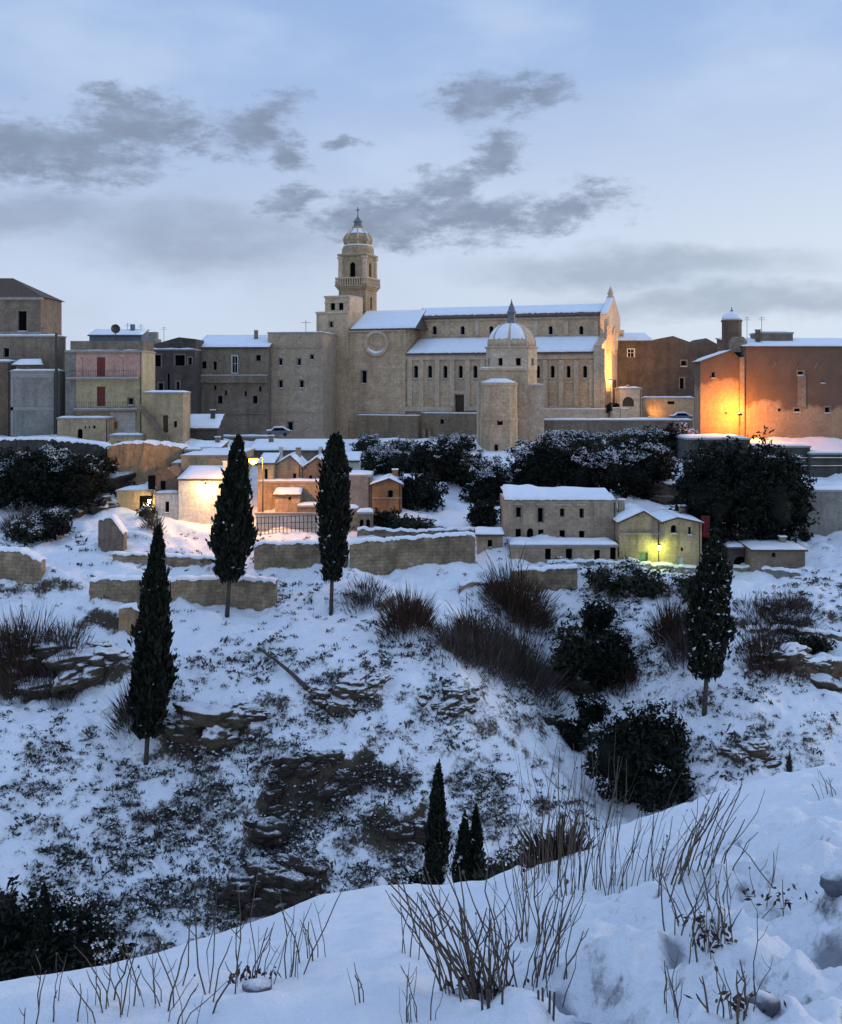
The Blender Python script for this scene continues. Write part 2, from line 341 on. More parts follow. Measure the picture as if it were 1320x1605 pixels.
def bare_patches(m, c):
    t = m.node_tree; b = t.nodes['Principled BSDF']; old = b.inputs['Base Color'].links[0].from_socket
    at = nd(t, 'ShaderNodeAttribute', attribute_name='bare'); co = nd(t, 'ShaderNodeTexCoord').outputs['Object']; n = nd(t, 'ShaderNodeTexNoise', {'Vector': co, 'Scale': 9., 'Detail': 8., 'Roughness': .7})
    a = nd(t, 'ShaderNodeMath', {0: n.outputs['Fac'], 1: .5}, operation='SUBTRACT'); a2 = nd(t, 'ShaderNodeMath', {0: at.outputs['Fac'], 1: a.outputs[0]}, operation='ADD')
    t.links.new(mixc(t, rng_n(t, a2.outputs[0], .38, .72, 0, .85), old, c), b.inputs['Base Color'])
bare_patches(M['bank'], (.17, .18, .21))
M['pane'].node_tree.nodes['Principled BSDF'].inputs['Specular IOR Level'].default_value = 0
# ------------------------------------------------------------------ the hillside across the ravine
VR = [690, 725, 760, 830, 900, 1000, 1100, 1200, 1300, 1400, 1500, 1600]
D_L = [160, 148, 138, 122, 110, 98.5, 91, 85, 80, 76, 73, 71]
D_C = [186, 160, 143, 124, 110.5, 98.5, 91, 85, 80, 76, 73, 71]
D_R = [152, 145, 138, 126, 113, 100, 92, 86, 81, 77, 74, 72]
def d_table(u, v):
    l, c, r = np.interp(v, VR, D_L), np.interp(v, VR, D_C), np.interp(v, VR, D_R)
    d = np.interp(u, [300, 480, 900, 1110], [l, c, c, r])
    d += 10.0*math.exp(-((u-915-(v-1100)*.3)/105)**2)*math.exp(-((v-1120)/190)**2)       # the gully
    d -= 3.0*math.exp(-((u-640)/230)**2)*math.exp(-((v-1080)/150)**2)                  # the spur left of it
    d += 3.5*math.exp(-((u-330)/150)**2)*math.exp(-((v-1330)/110)**2)
    return float(d)
cp = []
for u in (-380, -150, 60, 260, 460, 640, 780, 880, 980, 1100, 1260, 1470, 1700):
    for v in VR:
        d = d_table(u, v); p = P(u, v, d); cp.append(tuple(p))
    t = (u-CU)/F
    for d, z in ((197, -11), (212, -11), (260, -8), (420, -7), (60, -44.5), (50, -44), (34, -33), (20, -18), (9, -9.5)):
        if d < 215 and d > 190 and u > 1090: z = -8.5
        cp.append((t*d, d, z))
cp = np.array(cp)
def tps_fit(p):
    n = len(p); d = np.linalg.norm(p[:, None, :2]-p[None, :, :2], axis=2); K = np.where(d > 0, d*d*np.log(d+1e-9), 0)+np.eye(n)*6.0
    A = np.zeros((n+3, n+3)); A[:n, :n] = K; A[:n, n] = 1; A[:n, n+1:] = p[:, :2]; A[n:, :n] = A[:n, n:].T
    return np.linalg.solve(A, np.concatenate([p[:, 2], np.zeros(3)]))
tw = tps_fit(cp)
def tps(x, y):
    sh = x.shape; x = x.ravel(); y = y.ravel(); out = np.empty_like(x)
    for i in range(0, len(x), 20000):
        a, b = x[i:i+20000], y[i:i+20000]; d2 = (a[:, None]-cp[None, :, 0])**2+(b[:, None]-cp[None, :, 1])**2
        out[i:i+20000] = (.5*d2*np.log(d2+1e-9)) @ tw[:-3]+tw[-3]+tw[-2]*a+tw[-1]*b
    return out.reshape(sh)
TT = np.linspace(-.62, .62, 460)
DD = np.concatenate([np.linspace(9, 58, 34), np.linspace(58.5, 118, 330), np.linspace(118.5, 205, 240)[0:], np.array([212, 225, 245, 280, 330, 400, 550, 800, 1300, 2200, 4000])])
GX = TT[None, :]*DD[:, None]; GY = np.repeat(DD[:, None], len(TT), 1)
far = DD > 400
GZ = np.zeros_like(GX); GZ[~far] = tps(GX[~far], GY[~far]); GZ[far] = -7-(DD[far, None]-400)*.004
amp = np.interp(DD, [9, 56, 64, 120, 165, 200, 260, 4000], [0, .3, 1, 1, .45, .2, 0, 0])
for j in range(len(DD)):
    if amp[j] <= 0: continue
    for i in range(len(TT)):
        x, y = GX[j, i], GY[j, i]
        a = mnoise.fractal(Vector((x*.11, y*.11, 3)), .9, 2.0, 5)
        b = abs(mnoise.noise(Vector((x*.33, y*.33, 9.))))
        c_ = x*.62+y*.78; s_ = x*.78-y*.62; rd_ = 1-2*abs(mnoise.noise(Vector((c_*.15, s_*.035, 21.)))); fo = mnoise.noise(Vector((x*.055, y*.06, 31.)))
        GZ[j, i] += amp[j]*(.95*a+.6*b-.1+.75*rd_*abs(rd_)+1.3*fo+.22*mnoise.fractal(Vector((x*.9, y*.9, 2.)), .8, 2., 3))
def bare_hit(u, v):
    t = (u-CU)/F; i = int(np.clip(np.searchsorted(TT, t), 0, len(TT)-1)); col = HV-F*GZ[:, i]/DD; j = int(np.argmax((col <= v) & (DD > 58))); return t*DD[j], float(DD[j])
# broken ledges where the tufa bed breaks through the snow: (u, v at the foot, width px, height m)
LEDGES = [(50, 1078, 230, 3.2), (150, 1068, 110, 2.0), (330, 1155, 160, 2.2), (505, 1256, 250, 3.4), (425, 1330, 80, 2.6), (445, 1402, 130, 2.6), (640, 1300, 110, 2.0), (545, 1100, 120, 1.5), (700, 1115, 150, 1.2), (890, 1075, 90, 2.0),
          (1255, 1056, 170, 1.8), (1170, 1180, 120, 1.0), (590, 945, 160, 1.3), (170, 985, 120, 2.0), (1230, 985, 190, 1.6), (1230, 945, 190, 1.3), (60, 930, 150, 1.6), (420, 1120, 100, 1.2), (1000, 930, 150, 1.4), (250, 1290, 150, .9), (560, 1330, 150, 1.0), (820, 1180, 120, .9), (95, 1190, 120, .9), (330, 1420, 120, 1.1)]
for lu, lv, lw_, lh in LEDGES:
    lx, ly = bare_hit(lu, lv); hw = lw_*ly/F/2; sel = np.where(abs(DD-ly) < 12)[0]
    for j in sel:
        ii = np.where(abs(GX[j]-lx) < hw*1.25)[0]
        for i in ii:
            x = GX[j, i]; y0 = ly+1.3*mnoise.fractal(Vector((x*.35, lu, 0)), .8, 2., 4); q = GY[j, i]-y0; wx_ = max(0., 1-(abs(x-lx)/(hw*1.2))**3); hh = lh*wx_*(.75+.6*mnoise.noise(Vector((x*.5, lu, 7))))
            up = 1/(1+math.exp(-max(-40, min(40, (q-.5)*7)))); GZ[j, i] += hh*(.62*up*math.exp(-(max(q, 0)/3.2)**2)-.38*math.exp(-((q+.4)/1.5)**2)+up*.25*abs(mnoise.noise(Vector((x*1.3, GY[j, i]*1.3, 3))))*math.exp(-(q/2)**2))
VG = HV-F*GZ/DD[:, None]
def hit_d(u, v, dmin=58):
    t = (u-CU)/F; k = (t-TT[0])/(TT[1]-TT[0]); i = int(min(max(k, 0), len(TT)-2)); w = k-i
    col = VG[:, i]*(1-w)+VG[:, i+1]*w
    j0 = int(np.searchsorted(DD, dmin))
    for j in range(j0, len(DD)-1):
        if col[j+1] <= v:
            a = (col[j]-v)/max(col[j]-col[j+1], 1e-6); return float(DD[j]+(DD[j+1]-DD[j])*min(max(a, 0), 1))
    return float(DD[-1])
def ground_z(x, y):
    y = max(y, 9.1); t = x/y; k = (t-TT[0])/(TT[1]-TT[0]); i = int(min(max(k, 0), len(TT)-2)); w = min(max(k-i, 0), 1)
    j = int(np.searchsorted(DD, y))-1; j = min(max(j, 0), len(DD)-2); q = (y-DD[j])/(DD[j+1]-DD[j])
    return float((GZ[j, i]*(1-w)+GZ[j, i+1]*w)*(1-q)+(GZ[j+1, i]*(1-w)+GZ[j+1, i+1]*w)*q)
def hit(u, v, dmin=58): return P(u, v, hit_d(u, v, dmin))
def grid_mesh(name, X, Y, Z, mat, smooth=True):
    nr, nc = X.shape; me = bpy.data.meshes.new(name); co = np.stack([X, Y, Z], -1).reshape(-1, 3).astype(np.float32)
    idx = np.arange(nr*nc).reshape(nr, nc); q = np.stack([idx[:-1, :-1], idx[:-1, 1:], idx[1:, 1:], idx[1:, :-1]], -1).reshape(-1, 4)
    me.vertices.add(len(co)); me.vertices.foreach_set('co', co.ravel()); me.loops.add(q.size); me.loops.foreach_set('vertex_index', q.ravel().astype(np.int32))
    me.polygons.add(len(q)); me.polygons.foreach_set('loop_start', np.arange(0, q.size, 4, dtype=np.int32)); me.polygons.foreach_set('loop_total', np.full(len(q), 4, dtype=np.int32))
    me.update(); me.validate()
    return link(name, me, mat, smooth=smooth)
tag(grid_mesh('hillside', GX, GY, GZ, M['hill']), 'snow covered ravine hillside below the town', 'hillside', kind='structure')
# ------------------------------------------------------------------ the snowy bank in the foreground
EU = [-1200, -300, 0, 160, 300, 430, 500, 590, 700, 760, 830, 900, 1000, 1130, 1230, 1320, 1620, 2500]
EV = [1640, 1590, 1540, 1515, 1475, 1435, 1403, 1388, 1385, 1378, 1350, 1318, 1285, 1240, 1212, 1195, 1130, 1000]
HOLLOWS = [(945, 1570, 85, .10), (1310, 1520, 70, .11), (1250, 1360, 60, .07), (1195, 1575, 45, .09), (1130, 1575, 40, .06), (1315, 1385, 35, .07), (400, 1550, 45, .08), (1060, 1500, 40, .05), (1180, 1455, 45, .05), (1255, 1590, 40, .07), (880, 1520, 40, .04)]
HP = {}
for hu, hv, hw, hd in HOLLOWS:
    d_ = np.interp(hv, [1195, 1360, 1450, 1520, 1605], [6.6, 4.1, 3.3, 2.9, 2.5]) if hu > 600 else 3.6
    HP[(hu, hv)] = ((hu-CU)/F*d_, float(d_), float(d_)/F)
def bank_z(x, y):
    d = max(y, .9); t = max(min(x/d, 1.05), -1.05); u = CU+F*t
    de = 7.0+.5*math.sin(t*4); ze = -(np.interp(u, EU, EV)-HV)/F*de
    z3 = np.interp(u, [0, 660, 1320], [-1.73, -1.66, -1.48])
    if d <= 3: z = z3+.10*(3-d)
    elif d <= de: z = z3+(ze-z3)*(d-3)/(de-3)
    else: z = ze-.72*(d-de)-.05*(d-de)**2
    e = np.interp(d, [0, de-1.6, de-.3, de+1], [1, 1, .25, .25])
    lump = np.interp(u, [200, 500, 720, 900, 1050], [.5, .35, .9, 1.5, 1.9])*np.interp(d, [2.2, 3.2, 5.2, 6.4], [1.1, 1.0, .55, .25])
    n = mnoise.fractal(Vector((x*1.1, y*1.1, 1)), .8, 2.1, 4)*.05*e
    r = mnoise.noise(Vector((x*3.1, y*3.1, 5.)))
    n += lump*(.055*r+.042*mnoise.noise(Vector((x*8.3, y*8.3, 2.)))+.020*mnoise.noise(Vector((x*21, y*21, 4.))))
    for hu, hv, hw, hd in HOLLOWS:
        hp = HP[(hu, hv)]; q = ((x-hp[0])/(hw*hp[2]))**2+((y-hp[1])/(hw*hp[2]*1.6))**2; n -= hd*math.exp(-q*1.3)*(1+.35*r)
    pit = max(0., mnoise.noise(Vector((x*2.3+7, y*2.3, 8.)))-.28)
    n -= lump*pit*.22
    return float(z+n)
bx = np.concatenate([np.linspace(-9, -3.2, 40)[:-1], np.linspace(-3.2, 3.4, 330), np.linspace(3.4, 9, 40)[1:]])
by = np.concatenate([np.linspace(-4, 1.8, 16)[:-1], np.linspace(1.8, 8.6, 330), np.linspace(8.7, 15, 22)])
BX, BY = np.meshgrid(bx, by); BZ = np.zeros_like(BX)
for j in range(len(by)):
    for i in range(len(bx)): BZ[j, i] = bank_z(bx[i], by[j])
bank_o = grid_mesh('snow_bank', BX, BY, BZ, M['bank']); tag(bank_o, 'near snow bank at the edge of the ravine', 'bank', kind='structure')
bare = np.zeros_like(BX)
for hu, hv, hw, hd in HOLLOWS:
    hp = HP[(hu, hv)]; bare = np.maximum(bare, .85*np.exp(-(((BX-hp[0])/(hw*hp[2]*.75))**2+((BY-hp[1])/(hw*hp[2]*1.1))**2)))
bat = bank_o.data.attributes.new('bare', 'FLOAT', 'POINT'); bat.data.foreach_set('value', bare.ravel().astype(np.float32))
def bank_hit(u, v):
    d = 1.6
    while d < 9:
        p = P(u, v, d)
        if bank_z(p.x, p.y) >= p.z: return Vector((p.x, p.y, bank_z(p.x, p.y)))
        d += .05
    p = P(u, v, 7.0); return Vector((p.x, p.y, bank_z(p.x, p.y)))
# ------------------------------------------------------------------ foliage
def quads(name, cen, ax, sx, sy, mat, parent=None, kind=None, extra=None):
    # leaf-sized faces: centre, long axis, half length, half width; extra: an MB whose faces join the mesh
    n = len(cen); ax = ax/np.maximum(np.linalg.norm(ax, axis=1, keepdims=True), 1e-6)
    r = rng.normal(size=(n, 3)); b = np.cross(ax, r); b /= np.maximum(np.linalg.norm(b, axis=1, keepdims=True), 1e-6)
    sx = np.broadcast_to(np.asarray(sx, float).reshape(-1, 1), (n, 1)); sy = np.broadcast_to(np.asarray(sy, float).reshape(-1, 1), (n, 1))
    v = np.stack([cen-ax*sx, cen+b*sy, cen+ax*sx, cen-b*sy], 1).reshape(-1, 3)
    fl = np.arange(n*4); ls = np.arange(0, n*4, 4); lt = np.full(n, 4)
    if extra and extra.v:
        o = len(v); v = np.concatenate([v, np.array(extra.v, float)])
        for f in extra.f: ls = np.append(ls, len(fl)); lt = np.append(lt, len(f)); fl = np.concatenate([fl, np.array(f)+o])
    me = bpy.data.meshes.new(name); me.vertices.add(len(v)); me.vertices.foreach_set('co', v.astype(np.float32).ravel())
    me.loops.add(len(fl)); me.loops.foreach_set('vertex_index', fl.astype(np.int32)); me.polygons.add(len(ls))
    me.polygons.foreach_set('loop_start', ls.astype(np.int32)); me.polygons.foreach_set('loop_total', lt.astype(np.int32)); me.update(); me.validate()
    o = link(name, me, mat, parent)
    if kind: o['kind'] = kind
    return o
def ico(c, r, sub=2, amp=.15, f=1.):
    bm = bmesh.new(); bmesh.ops.create_icosphere(bm, subdivisions=sub, radius=1)
    mb = MB(); sd = random.random()*50
    for v in bm.verts:
        k = 1+amp*mnoise.fractal(v.co*1.6*f+Vector((sd, 0, 0)), .9, 2., 3); mb.v.append((c[0]+v.co.x*r[0]*k, c[1]+v.co.y*r[1]*k, c[2]+v.co.z*r[2]*k))
    bm.verts.index_update(); mb.f = [tuple(v.index for v in f.verts) for f in bm.faces]; bm.free(); return mb
def cypress(u, vb, utop, vt, wpx, vcrown, label, n=6500, snowy=0, base=None, peak=.42, group='tall cypress trees', lw=1., tip=.62):
    p = base or hit(u, vb); s = p.y/F; H = (vb-vt)*s; c0 = (vb-vcrown)*s; Rm = wpx*s/2; lean = (utop-u)*s
    root = empty('cypress_tree', p, 0, label, 'tree', group)
    ax = lambda h: Vector((lean*h/H, 0, h))
    MB().tube([ax(-.8), ax(c0*.5), ax(c0+H*.15), ax(H*.6)], [.055*Rm+.14, .05*Rm+.11, .05*Rm+.10, .05], 8).build('trunk', M['bark'], root, True)
    def rad(q, a):
        b = (.5+.5*min(1, q/peak)**.6)*.97 if q < peak else (max(0, 1-q)/(1-peak))**tip
        return Rm*b*(.88+.34*mnoise.noise(Vector((math.cos(a)*1.6, math.sin(a)*1.6, q*11+u)))+.30*mnoise.noise(Vector((math.cos(a)*4, math.sin(a)*4, q*36+u))))
    n = int(n*1.35); cen = np.zeros((n, 3)); axs = np.zeros((n, 3)); out = np.zeros(n)
    for i in range(n):
        q = random.random()**.92; a = random.random()*2*math.pi; r = rad(q, a)*(1.04-.32*random.random()**2)*(random.uniform(1.08, 1.35) if random.random() < .10 else 1); h = c0+q*(H-c0); o = ax(h)
        cen[i] = (o.x+r*math.cos(a), o.y+r*math.sin(a), h+random.gauss(0, .15)); axs[i] = (math.cos(a)*.42+random.gauss(0, .22), math.sin(a)*.42+random.gauss(0, .22), .95); out[i] = r
    core = MB(); core.lathe([(max(.02, .74*rad(q/14, 0)), c0+q/14*(H-c0)) for q in range(15)], 10)
    for k in range(len(core.v)): x, y, z = core.v[k]; core.v[k] = (x+lean*z/H, y, z)
    L0 = H*.0155*rng.uniform(.7, 1.6, n)*lw
    cr = quads('crown', cen, axs, L0, L0*.42, M['cypress'], root, extra=core)
    if snowy:
        k = rng.choice(n, snowy, replace=False); c2 = cen[k].copy(); d = c2[:, :2]-np.array([lean*.5, 0]); c2[:, :2] *= 1.03; c2[:, 2] += .08
        quads('snow_cover', c2, rng.normal(size=(snowy, 3))*[1, 1, .35], .19*rng.uniform(.5, 1.3, snowy), .12, M['leafsnow'], cr, kind='stuff')
    return root
def bush(u, vb, w, h, label, mat='ever', snow=.12, lobes=6, dens=1., leaf=.30, base=None, name='evergreen_bush', cat='bush', group='dark evergreen bushes on the slope', depth=.8, core=True, lift=.0):
    p = base or hit(u, vb); s = p.y/F; w *= s; h *= s
    root = empty(name, p, 0, label, cat, group); L_ = []
    for k in range(lobes):
        fx = (k+.5)/lobes-.5; r = w*random.uniform(.21, .30); hz = h*random.uniform(.36, .5)
        L_.append((Vector((fx*w*.78, random.uniform(-.2, .2)*w*depth, h*random.uniform(.36, .58)*(1-.5*abs(fx))+lift*h)), Vector((r, r*depth+.2, hz))))
    L_.append((Vector((0, 0, h*.40+lift*h)), Vector((w*.42, w*.36*depth, h*.42))))
    ar = sum(a.x*a.z+a.y*a.z for _, a in L_)*3; n = int(min(20000, max(600, ar/(leaf*leaf*.5)*1.25*dens)))
    per = 14; nc = max(30, n//per); n = nc*per
    cen = np.zeros((n, 3)); axs = rng.normal(size=(n, 3)); vol = [a.x*a.z for _, a in L_]; top = np.zeros(n)
    for j in range(nc):
        c, a = random.choices(L_, vol)[0]; d = Vector((random.gauss(0,1), random.gauss(0,1), random.gauss(0,1))).normalized()
        k = (1.10-.48*random.random()**1.3)*(1+.45*mnoise.noise(d*2.2+c)); q = Vector((c.x+d.x*a.x*k, c.y+d.y*a.y*k, max(-.2, c.z+d.z*a.z*k))); cr_ = leaf*random.uniform(.9, 2.2)
        cen[j*per:(j+1)*per] = np.array(tuple(q))+rng.normal(size=(per, 3))*cr_*np.array([.55, .55, .42])
        top[j*per:(j+1)*per] = d.z*.8+1.3*mnoise.noise(q*(2.6/max(h, 1))+Vector((u, 0, 0)))+random.gauss(0, .10)+cen[j*per:(j+1)*per, 2]*0
        top[j*per:(j+1)*per] += np.where(cen[j*per:(j+1)*per, 2] > q.z, .05, -.25)
    ex = MB()
    if core:
        for c, a in L_:
            m_ = ico(c, a*.50, 2, .5); o = len(ex.v); ex.v += m_.v; ex.f += [tuple(o+i for i in f) for f in m_.f]
    ex2 = MB(); ex2.tube([(0, 0, -.6), (0, 0, h*.3)], [.09+.02*h, .05], 6); ex2.build('stem', M['bark'], root)
    fo = quads('foliage', cen, axs, leaf*rng.uniform(.5, 1.3, n), leaf*.36, M[mat], root, extra=ex)
    snow *= .55
    if snow > 0:
        k = np.argsort(-top)[:int(n*snow)]; c2 = cen[k]+np.array([0, 0, .10]); a2 = rng.normal(size=(len(k), 3))*[1, 1, .3]
        c2 = np.repeat(c2, 5, 0)+rng.normal(size=(len(k)*5, 3))*leaf*np.array([.5, .5, .18]); a2 = rng.normal(size=(len(c2), 3))*[1, 1, .2]
        quads('snow_cover', c2, a2, leaf*.30*rng.uniform(.6, 1.4, len(c2)), leaf*.25, M['leafsnow'], fo, kind='stuff')
    return root
def brush(u, vb, w, h, label, n=700, mat='brush', base=None, thick=.03, group='bare brown brushwood', name='bare_shrub', lean=.0):
    p = base or hit(u, vb); s = p.y/F; w *= s; h *= s; root = empty(name, p, 0, label, 'shrub', group)
    cen = []; axs = []; ln = []; th = []
    n = int(n*1.7) if p.y > 30 else n
    for i in range(n):
        x = random.gauss(0, .24)*w; y = random.gauss(0, .18)*w; gz = ground_z(p.x+x, p.y+y)-p.z if p.y > 30 else 0
        prof = max(.25, 1-(abs(x)/(w*.55))**2); l = h*prof*random.uniform(.25, .62)
        d = Vector((x/w*1.3+random.gauss(lean, .35), y/w+random.gauss(-.15, .3), 1)).normalized(); c = Vector((x, y, gz-.1))+d*l*random.uniform(.55, 1.25)
        cen.append(c); axs.append(d); ln.append(l*.55); th.append(thick*random.uniform(.6, 1.5))
    quads('twigs', np.array([tuple(c) for c in cen]), np.array([tuple(c) for c in axs]), np.array(ln), np.array(th), M[mat], root, kind='stuff')
    stub = MB()
    for k in range(5): stub.tube([(random.uniform(-.2, .2)*w, random.uniform(-.1, .1)*w, -.5), (random.uniform(-.3, .3)*w, random.uniform(-.15, .15)*w, h*.5)], [thick*(2.2 if p.y > 30 else .8), thick*.5], 5)
    stub.build('stem', M['bark'], root)
    return root
# ------------------------------------------------------------------ building kit
def snow_slab(name, parent, c, th=.22, nx=18, ny=6, edge=.18, mat='snow'):
    # c: corners front-left, front-right, back-right, back-left of the surface the snow lies on
    c = [Vector(p) for p in c]; mb = MB(); sd = random.random()*90; rows = []
    for j in range(ny+1):
        row = []
        for i in range(nx+1):
            a, b = i/nx, j/ny; p = (c[0]*(1-a)+c[1]*a)*(1-b)+(c[3]*(1-a)+c[2]*a)*b
            if j in (0, ny) or i in (0, nx):
                q = mnoise.noise(Vector((i*.9+sd, j*.9, 1)))
                if j == 0: p = p+(c[3]-c[0]).normalized()*(edge*(.35+q))
                if i == 0: p = p+(c[1]-c[0]).normalized()*(edge*abs(q)*.6)
                if i == nx: p = p-(c[1]-c[0]).normalized()*(edge*abs(q)*.6)
                zz = .03
            else: zz = th*(.85+.5*mnoise.noise(Vector((p.x*.7+sd, p.y*.7, p.z*.7))))
            row.append(len(mb.v)); mb.v.append((p.x, p.y, p.z+zz))
        rows.append(row)
    for j in range(ny):
        for i in range(nx): mb.f.append((rows[j][i], rows[j][i+1], rows[j+1][i+1], rows[j+1][i]))
    o = len(mb.v)                       # a skirt closes the edge down to the roof
    ring = rows[0]+[r[-1] for r in rows[1:]]+rows[-1][-2::-1]+[r[0] for r in rows[-2:0:-1]]
    for k in ring: x, y, z = mb.v[k]; mb.v.append((x, y, z-.06))
    for k in range(len(ring)): q = (k+1) % len(ring); mb.f.append((ring[k], o+k, o+q, ring[q]))
    return mb.build(name, M[mat], parent, True)
def snow_strip(parent, x0, x1, y0, y1, z, th=.14, name='snow_cover'):
    n = max(4, int((x1-x0)/.5)); return snow_slab(name, parent, [(x0,y0,z),(x1,y0,z),(x1,y1,z),(x0,y1,z)], th, n, 3, .08)
def opening(root, a, b, c, d, arch=False, y=0., rev=.3, kind='dark', sill=True, mat=None, snow=True):
    y1 = y+rev; w = b-a; h = d-c
    if kind in ('dark', 'white'):
        fm = MB(); f = min(.09, w*.12)
        top = d-(w/2 if arch else 0)
        for q in ((a, a+f, c, top), (b-f, b, c, top), (a, b, c, c+f)): fm.box(q[0], q[1], y1-.06, y1-.002, q[2]+.002, q[3])
        if not arch: fm.box(a, b, y1-.058, y1-.004, d-f, d-.002)
        if kind == 'white':
            fm.box((a+b)/2-f/2, (a+b)/2+f/2, y1-.057, y1-.005, c+f, d-f); fm.box(a+f, b-f, y1-.056, y1-.006, c+h*.55, c+h*.55+f)
            for q in ((a-f*1.5, a-.003, c, d), (b+.003, b+f*1.5, c, d), (a-f*1.5, b+f*1.5, d+.003, d+f*2)): fm.box(q[0], q[1], y-.08, y-.003, q[2], q[3])
        o = fm.build('window', M['wframe' if kind == 'white' else 'frame'], root)
        MB().box(a-.05, b+.05, y1, y1+.06, c-.05, d+.05).build('pane', M['pane'], o)
        if not arch and w > .5:
            g = .16; sr = MB()
            for q in ((a-g, a-.004, c, d+g), (b+.004, b+g, c, d+g), (a-.003, b+.003, d+.004, d+g)): sr.box(q[0], q[1], y-.05, y-.002, q[2], q[3])
            sr.build('surround', M['trim'], o)
        if sill:
            MB().box(a-.12, b+.12, y-.16, y-.003, c-.16, c-.02).build('sill', M['concrete'], o)
            if snow: snow_slab('sill_snow', o, [(a-.1,y-.15,c-.02),(b+.1,y-.15,c-.02),(b+.1,y-.01,c-.02),(a-.1,y-.01,c-.02)], .10, 4, 2, .02)
    elif kind == 'void':
        o = MB().box(a-.05, b+.05, y1, y1+.06, c-.05, d+.05).build('doorway', M['pane'], root)
    else:
        mb = MB().box(a-.04, b+.04, y1-.05, y1+.05, c-.04, d+.04)
        n = 2 if w > .9 else 1
        for k in range(n):
            for q in range(3):
                x0 = a+w*k/n+.08; mb.box(x0, a+w*(k+1)/n-.08, y1-.09, y1-.052, c+h*(q+.1)/3, c+h*(q+.9)/3)
        o = mb.build('door', M[mat or 'wood'], root)
        MB().box(b-w*.2, b-w*.2+.06, y1-.14, y1-.092, c+h*.45, c+h*.45+.14).build('handle', M['iron'], o)
    return o
def holes_px(fr, lst, y=0.):
    # lst: (u_centre, v_top, v_bottom, width_px, kind, arched) -> local openings
    r = []
    for q in lst:
        u, vt, vb, w = q[:4]; a, b = fr.X(u-w/2, y), fr.X(u+w/2, y); r.append((a, b, fr.Z(u, vb, y), fr.Z(u, vt, y), bool(len(q) > 5 and q[5])))
    return r
def make_openings(root, fr, lst, y=0., rev=.3):
    for q, h in zip(lst, holes_px(fr, lst, y)):
        k = q[4] if len(q) > 4 else 'dark'
        if k in ('dark', 'white'): opening(root, *h, y=y, rev=rev, kind=k, sill=not (len(q) > 6 and q[6] == 0))
        elif k == 'void': opening(root, *h, y=y, rev=rev, kind='void')
        else: opening(root, *h, y=y, rev=rev, kind='door', mat=k)
def wall_box(root, x0, x1, y0, y1, z0, z1, mat, holes=(), name='wall', rev=.3, cap=True, right=()):
    mb = MB().facade(x0, x1, z0, z1, holes, y0, rev)
    mb.face((x1,y0,z0),(x1,y1,z0),(x1,y1,z1),(x1,y0,z1)); mb.face((x0,y1,z0),(x0,y0,z0),(x0,y0,z1),(x0,y1,z1)); mb.face((x1,y1,z0),(x0,y1,z0),(x0,y1,z1),(x1,y1,z1))
    if cap: mb.face((x0,y0,z1),(x1,y0,z1),(x1,y1,z1),(x0,y1,z1))
    return mb.build(name, M[mat], root)
def roof_plane(root, c, th=.16, snow=.22, inset=.25, mat='tile', nx=18, name='roof', edge=.25):
    r = MB().slab(c, th).build(name, M[mat], root)
    if snow:
        cc = [Vector(p) for p in c]; s1 = (cc[3]-cc[0]).normalized()*inset*.6
        snow_slab('snow_cover', r, [cc[0]+s1, cc[1]+s1, cc[2], cc[3]], snow, nx, 6, edge)
    return r
